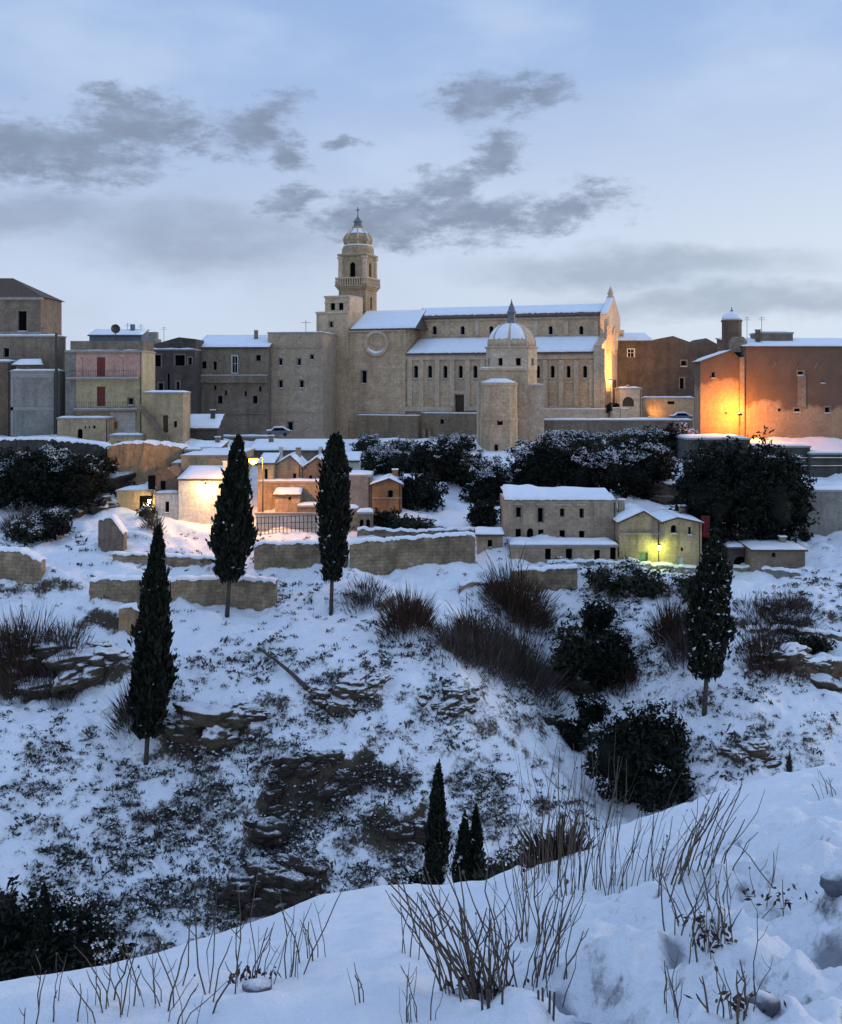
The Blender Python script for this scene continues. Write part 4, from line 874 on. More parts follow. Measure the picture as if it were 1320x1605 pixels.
for a, b, c, d in ((17, 88, 592, 583.5), (17, 88, 643, 638), (17, 88, 688, 684.5), (17, 21, 683, 593)): MB().box(tgf.X(a), tgf.X(b), -.06, -.003, tgf.Z(50, c), tgf.Z(50, d)).build('plaster_border', M['concrete'], tg)
chx = tgf.X(45); mb = MB().box(chx-2.4, chx+1.2, 1.5, 3.2, tgf.Z(45, 583)+.2, tgf.Z(45, 572)); c0 = mb.build('dovecote', M['midst'], tg)
roof_plane(tg, [(chx-3.2,1.0,tgf.Z(45,572)),(chx+1.8,1.0,tgf.Z(45,572)),(chx+1.0,2.6,tgf.Z(45,562)),(chx-2.2,2.6,tgf.Z(45,562))], .1, .12, .1, nx=6)
house('brown_house', 'brown stone house edge beside the blank grey house at far left', -60, 16.5, 568, 690, 'brownst', 165, 0, 4, [(-30, 590, 606, 9, 'dark', 0)], ('flat', 1), below=5)
# the pink and yellow house with two balconies
PD = 164.
pk, kf2 = house('balcony_house', 'three storey pink and yellow house with red shutters and two balconies', 103, 223, 552, 690, 'yellow', PD, 0, 8, [(158.5, 606, 636.5, 13, 'red', 0), (205, 624, 635, 8, 'dark', 0)], ('flat', 1), below=5)
pxx = lambda u: kf2.X(u); pz = lambda v: kf2.Z(160, v)
ph_ = [(158.5, 560, 590, 13, 'red', 0)]
mb = MB().facade(pxx(119), pxx(222.5), pz(591.5), pz(554), holes_px(kf2, ph_, -.12), -.12, .10); mb.box(pxx(119), pxx(119)+.02, -.118, -.004, pz(591), pz(554)); mb.build('pink_storey', M['pink'], pk); make_openings(pk, kf2, ph_, -.12, .10)
MB().box(pxx(103), pxx(118.5), -.16, -.003, pz(690), pz(553)).build('grey_wall_strip', M['grey'], pk)
band(pk, pxx(103), pxx(223)+.2, pz(552.5), pz(549), 0, .5, 'concrete')
wall_box(pk, pxx(107), pxx(223), 1, 7, pz(551.5)+.2, pz(534), 'midst', name='parapet')
for v, u0, u1 in ((591.5, 109, 218), (640, 120, 216)):
    b_ = MB().box(pxx(u0), pxx(u1), -1.5, -.17, pz(v+3), pz(v)).build('balcony', M['concrete'], pk); snow_strip(b_, pxx(u0), pxx(u1), -1.45, -.2, pz(v)+.002, .06)
    railing(pk, pxx(u0)+.1, pxx(u1)-.1, -1.42, pz(v), 1.0)
for u in (134, 197): MB().tube([(pxx(u), -1.3, pz(591)), (pxx(u), -1.3, pz(565)), (pxx(u-2), -1.3, pz(561)), (pxx(u-6), -1.0, pz(561))], .04, 5).build('awning_hoop', M['iron'], pk)
MB().box(pxx(173), pxx(213), -.2, -.003, pz(687), pz(646)).build('white_panel', M['white'], pk)
MB().box(pxx(172), pxx(185), -.30, -.203, pz(672), pz(661)).build('brown_shutter', M['orange'], pk)
mt, mf = house('roof_shed', 'low blue grey metal roof shed on the pink house roof terrace', 140, 222, 525, 534, 'metal', 169, 0, 4, (), ('shed', 517), 'shed', below=1.2)
sdh = P(181, 522, 167); sr = empty('satellite_dish', sdh, 0, 'dark satellite dish on a mast above the pink house', 'satellite dish')
MB().tube([(0,0,-3.3),(0,0,.5)], .06, 6).build('mast', M['iron'], sr)
ds = MB().lathe([(.02,0),(.35,.05),(.6,.16),(.72,.27),(.70,.30),(.3,.08),(.02,.03)], 16, cap=False).build('dish', M['iron'], sr); ds.rotation_euler = (R(80), 0, R(28)); ds.location = (0, -.1, .6)
for i, (u, v, h, lab) in enumerate(((200, 530, 24, 'thin rooftop aerial right of the satellite dish'), (221, 530, 22, 'thin rooftop aerial beside the pale chimney'), (257, 532, 22, 'thin rooftop aerial over the dark row house'), (66, 525, 12, 'short rooftop aerial beside the hipped roof house'))):
    a = empty('roof_aerial', P(u, v, 172 if u != 257 else 191), 0, lab, 'aerial', 'rooftop aerials'); k = .1*h
    MB().tube([(0,0,-1.2),(0,0,k)], .035, 5).build('mast', M['iron'], a); MB().box(-.5,.5,-.02,.02,k*.8,k*.8+.04).box(-.35,.35,-.02,.02,k*.93,k*.93+.04).build('rods', M['iron'], a)
pp = MB().tube([tuple(P(88.5, 690, 162.5)), tuple(P(88.5, 522, 162.5))], .22, 8).build('standing_pipe', M['iron']); tag(pp, 'dark vertical pipe between the grey house and the pink house', 'pipe')
house('arched_annex', 'low tan annex wall with small openings under the pink house', 90, 170, 657, 700, 'tan', 160, 0, 3.2, [(125.5, 672, 689, 8, 'void', 1), (134, 668, 671.5, 2.6, 'void', 0), (140, 668, 671.5, 2.6, 'void', 0), (148, 667, 671.5, 4, 'void', 0)], ('flat', 1), 'annex', below=5)
sh, sf = house('stair_house', 'tan stone house with outside stair climbing its front', 224, 287, 617, 692, 'tan', 158, 0, 5, [(259.5, 651, 678, 8, 'wood', 0), (275, 660, 670, 5, 'dark', 0, 0)], ('flat', 1), below=6)
n = 18
for k in range(n):
    u = 222+(265-222)*k/n; v = 636+(686-636)*k/n; MB().box(sf.X(u), sf.X(u+2.6), -1.3, -.02, sf.Z(u, v+8), sf.Z(u, v)).build('step', M['midst'], sh)
MB().prism([(sf.X(222), -1.42, sf.Z(222, 640)), (sf.X(265), -1.42, sf.Z(265, 692)), (sf.X(265), -1.42, sf.Z(265, 682)), (sf.X(222), -1.42, sf.Z(222, 630))], (0, .1, 0)).build('stair_wall', M['midst'], sh)
house('snow_roof_shed', 'small dark shed with bright snowy sloping roof below the long house', 288, 341, 671, 700, 'darkst', 163, 0, 5, (), ('shed', 650), 'shed', below=5)
for i, (u0, u1, v0, v1, d, lab) in enumerate(((290, 313, 707, 716, 141, 'low tan parapet stub on snowy flat roof above the white house'), (325, 356, 712, 724, 139, 'low brick parapet with chimney on snowy flat roof above the white house'))):
    house('roof_parapet', lab, u0, u1, v0, v1, 'cliff', d, 0, 1.2, (), ('flat', 1), 'parapet', 'parapets on the snowy flat roof', below=2)
house('flat_roof_house', 'low flat house with wide snowy roof behind the lit white house', 284, 372, 716, 760, 'tan', 136, 0, 14, (), ('flat', 1), below=6)
# ------------------------------------------------------------------ white lit house
wd = hit_d(320, 822)
wh, wf = house('white_house', 'whitewashed house front glowing under a wall lamp beside tall cypress', 280, 366, 751, 825, 'white', wd, 0, 7, (), ('shed', 731), below=5)
MB().prism([(wf.X(246, 1.2), 1.2, wf.Z(262, 768, 1.2)), (-.02, 1.2, wf.Z(262, 768, 1.2)), (-.02, 1.2, wf.Z(279, 751, 1.2)), (wf.X(262, 1.2), 1.2, wf.Z(262, 733, 1.2)), (wf.X(236, 1.2), 1.2, wf.Z(236, 741, 1.2))], (0, 5, 0)).build('side_gable', M['brownst'], wh)
for u, v0, v1, w in ((238, 745, 767, 11), (256, 754, 767, 7)): MB().box(wf.X(u-w/2, 1.2), wf.X(u+w/2, 1.2), 1.1, 1.19, wf.Z(u, v1, 1.2), wf.Z(u, v0, 1.2)).build('doorway', M['pane'], wh)
an, af = house('white_annex', 'low white annex with grey window left of the lamp lit house', 243, 279.5, 775, 815, 'white', wd+.4, 0, 4.5, [(262, 786, 803.5, 6.5, 'dark', 0)], ('flat', 1), 'annex', below=5)
pr, prf = house('porch', 'low tan porch with snowy roof and glowing lamp in its recess', 183, 242.5, 771, 812, 'tan', wd+2.2, 0, 4, [(229, 777, 806, 22, 'void', 0)], ('flat', 1), 'porch', below=5)
def wall_lamp(u, v, d, label, mat, energy, color, r=.16, glow=None, h=.0, group='lit lamps'):
    o = empty('wall_lamp', P(u, v, d), 0, label, 'lamp', group)
    MB().tube([(0,.75,.35),(0,.3,.5),(0,0,.42)], .035, 6).build('bracket', M['iron'], o)
    MB().lathe([(.30,.24),(.24,.32),(.08,.42)], 10).build('shade', M['iron'], o)
    MB().lathe([(.04,-r),(r*.8,-r*.5),(r,.05),(r*.7,.22)], 12).build('globe', M[mat], o, True)
    point_light('lamp_light', o, (0, -.45, -.25), energy, color, .12); return o
wall_lamp(322, 763, wd-.75, 'bright warm wall lamp on the white house front', 'lampw', 270, (1, .64, .26), .30)
wall_lamp(234, 786, wd+1.1, 'small yellow lamp in the porch left of the white house', 'lampw', 130, (1, .66, .22), .2)
# street lamp by the cypress
def street_lamp(u, vg, vt, d, label, mat, energy, color, arm=.0, gl=.24, group='lit lamps', drop=0):
    p = P(u, vt, d); zg = min(ground_z(p.x, p.y), P(u, vg, d).z)-.4-p.z; o = empty('street_lamp', (p.x, p.y, p.z+zg), 0, label, 'street lamp', group); H = -zg
    MB().lathe([(.16,0),(.16,.9),(.10,1.0),(.07,H*.6),(.05,H+.25)], 8, arm).build('post', M['iron'], o)
    if arm: MB().tube([(arm,0,H+.2),(arm*.5,0,H+.42),(0,0,H+.32)], .045, 6).build('arm', M['iron'], o)
    MB().lathe([(gl*1.25,H+.16),(gl,H+.27),(.08,H+.36)], 10).build('hood', M['iron'], o)
    MB().lathe([(.05,H-gl),(gl*.8,H-gl*.55),(gl,H),(gl*.75,H+.15)], 12).build('globe', M[mat], o, True)
    if energy: point_light('lamp_light', o, (0, -gl-.25, H-.3), energy, color, .2)
    return o
sl_d = hit_d(400, 832)-.5
street_lamp(397, 835, 720, sl_d, 'glowing orange street lamp behind the cypress tip beside the white house', 'lampo', 3000, (1, .40, .06), 1.1, .62)
# ------------------------------------------------------------------ middle cluster of old houses
hd = lambda v: float(np.interp(v, VR, D_C))
m1, f1_ = house('long_barn', 'long low house under a broad snowy roof below the palace', 388, 520, 706, 760, 'midst', 150, 0, 9, (), ('shed', 689), below=6)
for u in (441, 503): MB().box(f1_.X(u-3), f1_.X(u+3), -.6, .3, f1_.Z(u, 722), f1_.Z(u, 700)).build('chimney', M['white'], m1)
house('green_gable_house', 'narrow yellowish lamp lit house right of the tall cypress', 404, 428, 726, 805, 'yellow', 131, 0, 6, [(417, 735, 754, 5, 'dark', 0, 0), (411, 783, 803, 10, 'green', 0)], ('shed', 711), below=5)
house('gable_house', 'old stone house with pointed gable left of its twin', 428, 473, 731, 806, 'ruin', 133, 0, 7, [(462, 742, 755, 5, 'dark', 0, 0)], ('gable', (455, 714)), group='twin gabled old houses')
t2, t2f = house('gable_house', 'old stone house with pointed gable half hidden behind the middle cypress', 473.5, 520, 733, 806, 'midst', 133.3, 0, 7, [(487, 745, 757, 5, 'dark', 0, 0)], ('gable', (497, 717)), group='twin gabled old houses')
house('stone_terrace', 'tan terrace wall with snowy ledge under the two gabled houses', 404, 583, 757, 812, 'ruin', 130.5, 0, 1.6, [(450, 768, 776, 0.1, 'void')][:0], ('flat', 1), 'terrace', below=4)
house('lean_to_shed', 'small tan shed with snowy tilted roof and one tiny window', 431, 470, 775, 812, 'ruin', 128, 0, 2.1, [(454, 779, 784, 4.5, 'dark', 0, 0)], ('shed', 766), 'shed', below=4)
house('low_stone_yard', 'low dark stone yard wall with snow below the gabled houses', 466, 520, 795, 822, 'midst', 126.5, 0, 1.8, (), ('flat', 1), 'yard wall', below=4)
house('white_gable_shed', 'pale shed with snowy tilted roof right of the middle cypress', 539, 562, 722, 760, 'white', 140, 0, 5, (), ('shed', 709), 'shed', below=5)
house('grey_ruin', 'grey plaster ruin wall with snowy ledges right of the middle cypress', 520.5, 582, 747, 815, 'grey', 129, 0, 5, [(560, 800, 818, 12, 'void', 1)], ('flat', 1), 'ruin', below=4)
orn, of_ = house('orange_house', 'small orange brick house with blind arch and pitched snowy roof', 583, 630, 759, 822, 'orange', 128, 0, 6, [(612, 768, 781, 9, 'dark', 1, 0)], ('gable', (610, 750)), below=4)
band(orn, 0, of_.X(630), of_.Z(606, 781.5), of_.Z(606, 779.5), 0, .16, 'ruin', 'string_course')
house('pale_side_house', 'pale low house with snowy roof right of the orange house', 631, 650, 762, 806, 'ruin', 131, 0, 7, (), ('shed', 744), below=4)
# lamplit iron fence
fp = [hit(u, v) for u, v in ((398, 838), (450, 836), (508, 834))]
fe = empty('iron_fence', fp[0], 0, 'lamp lit iron fence on the snowy terrace between two cypresses', 'fence'); o = fp[0]
for k in range(19):
    t_ = k/18; q = fp[0].lerp(fp[1], t_*2) if t_ < .5 else fp[1].lerp(fp[2], t_*2-1); q = q-o; h = 2.0
    MB().box(q.x-.04, q.x+.04, q.y-.04, q.y+.04, q.z-.6, q.z+h).build('post', M['iron'], fe)
for hz in (.5, 1.2, 1.9): MB().tube([tuple(p-o+Vector((0,0,hz))) for p in fp], .03, 5).build('rail', M['iron'], fe)
house('yard_wall', 'low pale wall glowing orange behind the iron fence', 401, 509, 807, 836, 'white', hit_d(452, 836)+1.3, 0, .5, (), ('flat', 0), 'wall', below=3)
# ------------------------------------------------------------------ right-hand houses
rd = hit_d(880, 876)
rb_, rbf = house('terrace_row', 'low ruined stone row with dark doorways along the snowy lane', 800, 968, 857, 880, 'ruin', rd, 0, 4.5, [(859, 860, 877, 9, 'void'), (892, 860, 877, 10, 'void'), (936, 862, 879, 9, 'void'), (961, 858, 877, 9, 'void')], ('flat', 1), 'ruin', below=4)
ru = [(813, 795, 811, 8, 'dark', 0, 0), (847.5, 796, 819, 9, 'dark', 0, 0), (881.5, 797, 810, 7, 'dark', 0, 0), (912, 797, 812, 7, 'dark', 0, 0), (812.5, 829, 846, 8.5, 'void'), (831, 828, 846, 10, 'void', 1), (848, 830, 846, 8.5, 'void'), (881.5, 831, 846, 8.5, 'void'), (912, 832, 843, 8.5, 'void')]
r1, r1f = house('roofless_house', 'two storey ruined stone house with empty windows and snow on top', 791, 967, 785, 848, 'ruin', rd+4.8, 0, 7, ru, ('none',), 'ruin', below=4, rev=.5)
zt_ = r1f.Z(880, 785); x1_ = r1f.X(967)
rc = MB().box(0, x1_, 0, 7, zt_+.004, zt_+.1).build('rubble_top', M['rock'], r1)
snow_slab('snow_cover', rc, [(0,-.15,zt_+.1),(x1_,-.15,zt_+.1),(x1_,7,zt_+.5),(0,7,zt_+.9)], .45, 34, 8, .5)
for u, va in ((813, 790), (848, 790), (881, 791), (912, 791)): MB().box(r1f.X(u-7), r1f.X(u+7), -.14, -.003, r1f.Z(u, va+1), r1f.Z(u, va-.8)).build('window_hood', M['church_light'], r1)
MB().prism([(x1_+.01, .0, -4), (x1_+.01, 7, -4), (x1_+.01, 7, zt_), (x1_+.01, 2, zt_-1), (x1_+.01, 0, zt_-3)], (.4, 0, 0)).build('broken_wall', M['brownst'], r1)
gd = hit_d(1035, 888)
g1_, g1f = house('gabled_cottage', 'tan gabled cottage with pale green door left of the green lamp', 971, 1036, 818, 890, 'ruin', gd, 0, 7, [(1009, 809, 814, 5, 'dark', 0, 0), (1009, 866, 884, 13, 'green', 0)], ('gable', (1009, 801)), group='pair of gabled cottages', below=3)
band(g1_, 0, g1f.X(1036), g1f.Z(1000, 837.5), g1f.Z(1000, 835), 0, .2, 'concrete', 'string_course')
g2_, g2f = house('gabled_cottage', 'tan gabled cottage with arched window right of the green lamp', 1036.3, 1100, 819, 892, 'ruin', gd+.02, 0, 7, [(1056, 823, 836, 9, 'dark', 1), (1081, 826, 838, 4.5, 'dark', 0), (1069, 858, 864, 4, 'dark', 0, 0), (1068, 872, 890, 11, 'wframe', 0)], ('gable', (1062, 811)), group='pair of gabled cottages', below=3)
wall_lamp(1033.5, 858.5, gd-.75, 'green glowing wall lamp between the gabled cottages', 'lampg', 110, (.80, 1, .12), .22)
rdp = P(1106, 838, gd+1); rdd = empty('red_cloth', rdp, 0, 'bright red cloth hanging beside the right gabled cottage', 'cloth'); mb = MB(); rows = []
for j in range(9):
    row = []
    for i in range(9): row.append(len(mb.v)); mb.v.append(((i/8-.5)*.72, .12*math.sin(i*1.7+j*.3), (j/8)*2.3-.3))
    rows.append(row)
for j in range(8):
    for i in range(8): mb.f.append((rows[j][i], rows[j][i+1], rows[j+1][i+1], rows[j+1][i]))
c_o = mb.build('cloth', M['redc'], rdd, True); so_ = c_o.modifiers.new('solid', 'SOLIDIFY'); so_.thickness = .05
MB().tube([(-.45,.02,2.0),(.45,.02,2.0)], .03, 6).tube([(-.42,.02,2.0),(-.42,.02,-2.5)], .03, 6).tube([(.42,.02,2.0),(.42,.02,-2.5)], .03, 6).build('frame', M['iron'], rdd)
s3, s3f = house('stone_shed', 'low dark stone shed with wavy snowy roof at the right', 1180, 1262, 862, 895, 'midst', None, 0, 5, [(1213, 866, 874, 6, 'dark', 1, 0)], ('shed', 848), 'shed', below=3)
house('open_shed', 'dark open fronted shed behind the right cypress', 1142, 1179, 858, 893, 'darkst', hit_d(1160, 893)+.4, 0, 5, [(1161, 872, 892, 22, 'void', 1)], ('shed', 845), 'shed', below=3)
# ------------------------------------------------------------------ dark buildings right of the west front
b1, b1f = house('dark_block', 'dark brown stone block with uneven roofline right of the cathedral front', 968, 1128, 548, 660, 'darkst', 204, 0, 10, [(989, 547.5, 560, 10, 'white', 0, 0), (1069, 592, 610, 7, 'dark', 0, 0), (1072, 565, 574, 9, 'dark', 0)], ('none',), below=6)
zt_ = b1f.Z(1040, 548)
for u0, um_, u1, v0, vm, v1 in ((1024, 1055, 1087, 533, 526.5, 538), (1087, 1107, 1128, 540, 530, 541)):
    MB().prism([(b1f.X(u0), 0, zt_), (b1f.X(u1), 0, zt_), (b1f.X(u1), 0, b1f.Z(u1, v1)), (b1f.X(um_), 0, b1f.Z(um_, vm)), (b1f.X(u0), 0, b1f.Z(u0, v0))], (0, 10, 0)).build('upper_wall', M['darkst'], b1)
wall_box(b1, b1f.X(968), b1f.X(1023.5), .01, 8, zt_, b1f.Z(1000, 534), 'darkst', name='upper_wall')
roof_plane(b1, [(b1f.X(967),-.4,b1f.Z(1000,534)),(b1f.X(1025),-.4,b1f.Z(1000,534)),(b1f.X(1025),8,b1f.Z(1000,521.5,8)),(b1f.X(967),8,b1f.Z(1000,521.5,8))], .2, .25, .2)
house('arched_lodge', 'small lamp lit lodge with arched doorway beside the cathedral front', 972, 1006, 610, 662, 'church_light', 186, 0, 5, [(985, 622, 637, 18, 'wood', 1)], ('flat', 1), 'lodge', below=5)
house('orange_yard_wall', 'low yard wall glowing orange right of the lodge', 1007, 1088, 625, 662, 'tan', 190, 0, 1.0, [(1052, 629, 633.5, 11, 'void'), (1055, 650, 660, 14, 'void', 1)], ('flat', 1), 'yard wall', below=5)
# terrace in front of the cathedral
te, tef = house('terrace_parapet', 'long snowy terrace wall in front of the cathedral west end', 832, 1086, 660, 705, 'midst', 181, 0, 5.5, (), ('flat', 1), 'terrace', below=6)
pz_ = tef.Z(900, 660)+.25
for u0, u1, vt_ in ((848, 952, 641), (953.5, 972, 639), (973, 986, 640)):
    b_ = MB().box(tef.X(u0, 2), tef.X(u1, 2), 2, 2.5, pz_-.1, tef.Z(u0, vt_, 2)).build('parapet', M['church_light'], te); snow_strip(b_, tef.X(u0, 2), tef.X(u1, 2), 1.95, 2.5, tef.Z(u0, vt_, 2)+.002, .08)
la = street_lamp(956.5, 640, 597, 183.6, 'double lantern post standing before the cathedral front', 'lampoff', 380, (1, .60, .24), 0, .3)
bush(955, 646, 10, 17, 'dark clipped shrub by the lantern post on the terrace', base=P(955, 648, 183), name='terrace_shrub', leaf=.13, snow=0, group='shrubs on the cathedral terrace', lobes=3)
bush(966, 641, 9, 11, 'small dark shrub right of the lantern post on the terrace', base=P(966, 641, 184.5), name='terrace_shrub', leaf=.13, snow=0, group='shrubs on the cathedral terrace', lobes=3)
def flood(u, v, d, label, aim, energy, color, cone):
    o = empty('floodlight', P(u, v, d), 0, label, 'floodlight', 'floodlights on the walls')
    MB().box(-.25,.25,-.18,.18,-.12,.22).build('housing', M['iron'], o); MB().box(-.2,.2,-.1,.1,.224,.26).build('glass', M['lampoff'], o); MB().tube([(0,0,-1.5),(0,0,-.1)], .05, 6).build('post', M['iron'], o)
    dv = (Vector(aim)-o.location); point_light('flood_light', o, tuple(dv.normalized()*.75), energy, color, .15, (tuple(dv), cone) if cone else None); return o
wx = ca.matrix_basis @ Vector((xr+1.4, 9, zz(515, 9)))
flood(984, 606, 187.5, 'small floodlight on the lodge roof aimed at the cathedral front', wx, 9500, (1, .46, .10), 150)
flood(1018, 655, 187.6, 'small floodlight at the foot of the orange yard wall', P(1036, 636, 190), 420, (1, .42, .08), 120)
# ------------------------------------------------------------------ the big walled building on the right
BD = 153.
bw_ = [(1255, 582, 588, 9, 'dark', 0), (1118, 583, 592, 5, 'dark', 0), (1250, 640, 646, 10, 'dark', 0), (1297, 638, 647, 8, 'dark', 0), (1290, 597, 600, 5, 'dark', 0), (1222, 640, 645, 5, 'dark', 0, 0), (1138, 646, 649, 3, 'dark', 0, 0)]
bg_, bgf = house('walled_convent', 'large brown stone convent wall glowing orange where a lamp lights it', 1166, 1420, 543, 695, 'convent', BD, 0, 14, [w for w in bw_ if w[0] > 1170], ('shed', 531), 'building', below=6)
for u in (1213, 1247, 1279): MB().tube([(bgf.X(u-3), -.05, bgf.Z(u, 578)), (bgf.X(u+3), -.05, bgf.Z(u, 568))], .12, 5).build('stone_strut', M['midst'], bg_)
MB().box(bgf.X(1250), bgf.X(1263), -.10, -.003, bgf.Z(1255, 638), bgf.Z(1255, 590)).build('pale_patch', M['midst'], bg_)
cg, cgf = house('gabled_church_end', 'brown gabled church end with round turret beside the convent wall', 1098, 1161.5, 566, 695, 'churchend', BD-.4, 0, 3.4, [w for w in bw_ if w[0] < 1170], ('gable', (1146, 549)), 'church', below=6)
MB().box(cgf.X(1158), cgf.X(1165.5), -.45, -.003, -4, cgf.Z(1160, 560)).build('corner_pilaster', M['midst'], cg)
tx = cgf.X(1147, 5); s5 = (BD+5)/F; tzz = lambda v: cgf.Z(1147, v, 5)
MB().lathe([(15.5*s5, tzz(560)), (15.5*s5, tzz(505)), (16.8*s5, tzz(504)), (16.8*s5, tzz(502))], 12, tx, 5).build('turret', M['brownst'], cg)
tr = MB().lathe([(15.5*s5, tzz(501.9)), (15.4*s5, tzz(497)), (13*s5, tzz(493.5)), (7*s5, tzz(490.5)), (2*s5, tzz(488))], 12, tx, 5).build('turret_cap', M['snow'], cg, True)
MB().lathe([(2.2*s5, tzz(489)), (2.6*s5, tzz(487)), (1*s5, tzz(485.5)), (.4*s5, tzz(481))], 8, tx, 5).build('finial', M['lead'], cg)
MB().lathe([(14*s5, 0), (14*s5, 1.5), (9*s5, 2.2)], 12, tx+.2, 2.6).build('buttress_dome', M['midst'], cg).location.z = cgf.Z(1147, 552, 2)
house('roof_penthouse', 'small penthouse with snow on the convent roof', 1192, 1243, 523, 534, 'midst', 160, 0, 5, (), ('flat', 1), 'penthouse', below=2)
cm = empty('roof_chimney', P(1188, 533, 158), 0, 'narrow dark chimney left of the rooftop penthouse', 'chimney'); MB().box(-.3,.3,-.3,.3,-1,1.4).build('stack', M['brownst'], cm); MB().box(-.38,.38,-.38,.38,1.404,1.55).build('cap', M['concrete'], cm)
for u, lab in ((1194, 'thin aerial beside the narrow chimney on the convent roof'), (1171, 'thin aerial right of the round turret')):
    a = empty('roof_aerial', P(u, 533, 157), 0, lab, 'aerial', 'rooftop aerials'); MB().tube([(0,0,-1),(0,0,3.4)], .035, 5).build('mast', M['iron'], a); MB().box(-.5,.5,-.02,.02,2.9,2.94).box(-.35,.35,-.02,.02,3.2,3.24).build('rods', M['iron'], a)
flood(1160, 650, BD-4.2, 'small lamp on a thin post lighting the church end wall', P(1154, 622, BD), 3800, (1, .31, .03), 0)
# stepped snowy ledges with the dark retaining wall below
for i, (u0, u1, vt_, d, lab) in enumerate(((1078, 1176, 689.5, 143, 'upper snowy ledge over dark retaining wall below the church end'), (1176.3, 1270, 701.5, 142, 'middle snowy ledge over dark retaining wall below the convent'), (1270.3, 1420, 712.5, 141, 'lowest snowy ledge over dark retaining wall at the right edge'))):
    o, of2 = house('retaining_wall', lab, u0, u1, vt_, 800, 'darkwall', d, 0, 9, (), ('flat', 1), 'retaining wall', 'stepped ledges below the convent', below=5)
    for vv in (717.5, 730): 
        if vv > vt_+4 and i > 0: b_ = band(o, 0, of2.X(u1), of2.Z(u1, vv+1.2), of2.Z(u1, vv), 0, .3, 'darkwall', 'ledge'); snow_strip(b_, 0, of2.X(u1), -.3, -.02, of2.Z(u1, vv)+.004, .08)
    if i == 1: b_ = band(o, of2.X(1215), of2.X(1262), of2.Z(1240, 764), of2.Z(1240, 762), 0, .5, 'darkwall', 'ledge'); snow_strip(b_, of2.X(1215), of2.X(1262), -.5, -.02, of2.Z(1240, 762)+.004, .12)
house('pale_retaining_wall', 'paler mossy block wall at the right edge under the ledges', 1262, 1420, 771, 838, 'grey', hit_d(1300, 838), 0, 3, (), ('flat', 1), 'retaining wall', below=3)
# ruined masonry and little roofs stepping down below the left houses
house('ruin_block', 'broken tan masonry block right of the ochre cliff', 270, 300, 728, 770, 'cliff', 138, 0, 3, [(284, 742, 756, 7, 'void', 1)], ('flat', 1), 'ruin', below=5)
house('low_stone_house', 'low stone house with snowy roof left of the flat roofed house', 300, 345, 702, 726, 'midst', 150, 0, 6, [(322, 711, 721, 5, 'dark', 0, 0)], ('shed', 692), below=5)
house('roadside_wall', 'low stone roadside wall with snow under the palace', 342, 425, 686, 706, 'midst', 172, 0, .8, (), ('flat', 1), 'wall', below=4)
house('pinkish_stub', 'low broken plaster wall stub below the pink house', 172, 222, 684, 712, 'tan', 156, 0, 2, [(186, 692, 703, 6, 'void', 0)], ('flat', 1), 'wall', below=5)
house('brick_stub', 'small orange brick wall stub left of the ochre cliff', 150, 178, 716, 752, 'orange', 147, 0, 2.5, (), ('flat', 1), 'wall', below=5)
house('terrace_cell', 'small stone cell with dark doorway under the gabled houses', 522, 560, 800, 836, 'ruin', hit_d(541, 836), 0, 2.5, [(541, 814, 832, 9, 'void', 1)], ('flat', 1), 'shed', below=3)
house('broken_arch_wall', 'broken stone wall with two dark arches right of the orange house', 560, 584, 806, 832, 'midst', hit_d(572, 832), 0, 2, [(567, 814, 828, 6, 'void', 1), (577, 814, 828, 6, 'void', 1)], ('flat', 1), 'wall', below=3)
house('bank_cottage', 'tiny stone hut under the bushes right of the small round bush', 748, 788, 838, 862, 'ruin', hit_d(768, 862), 0, 3, [(768, 846, 859, 7, 'void', 0)], ('shed', 828), 'hut', below=3)
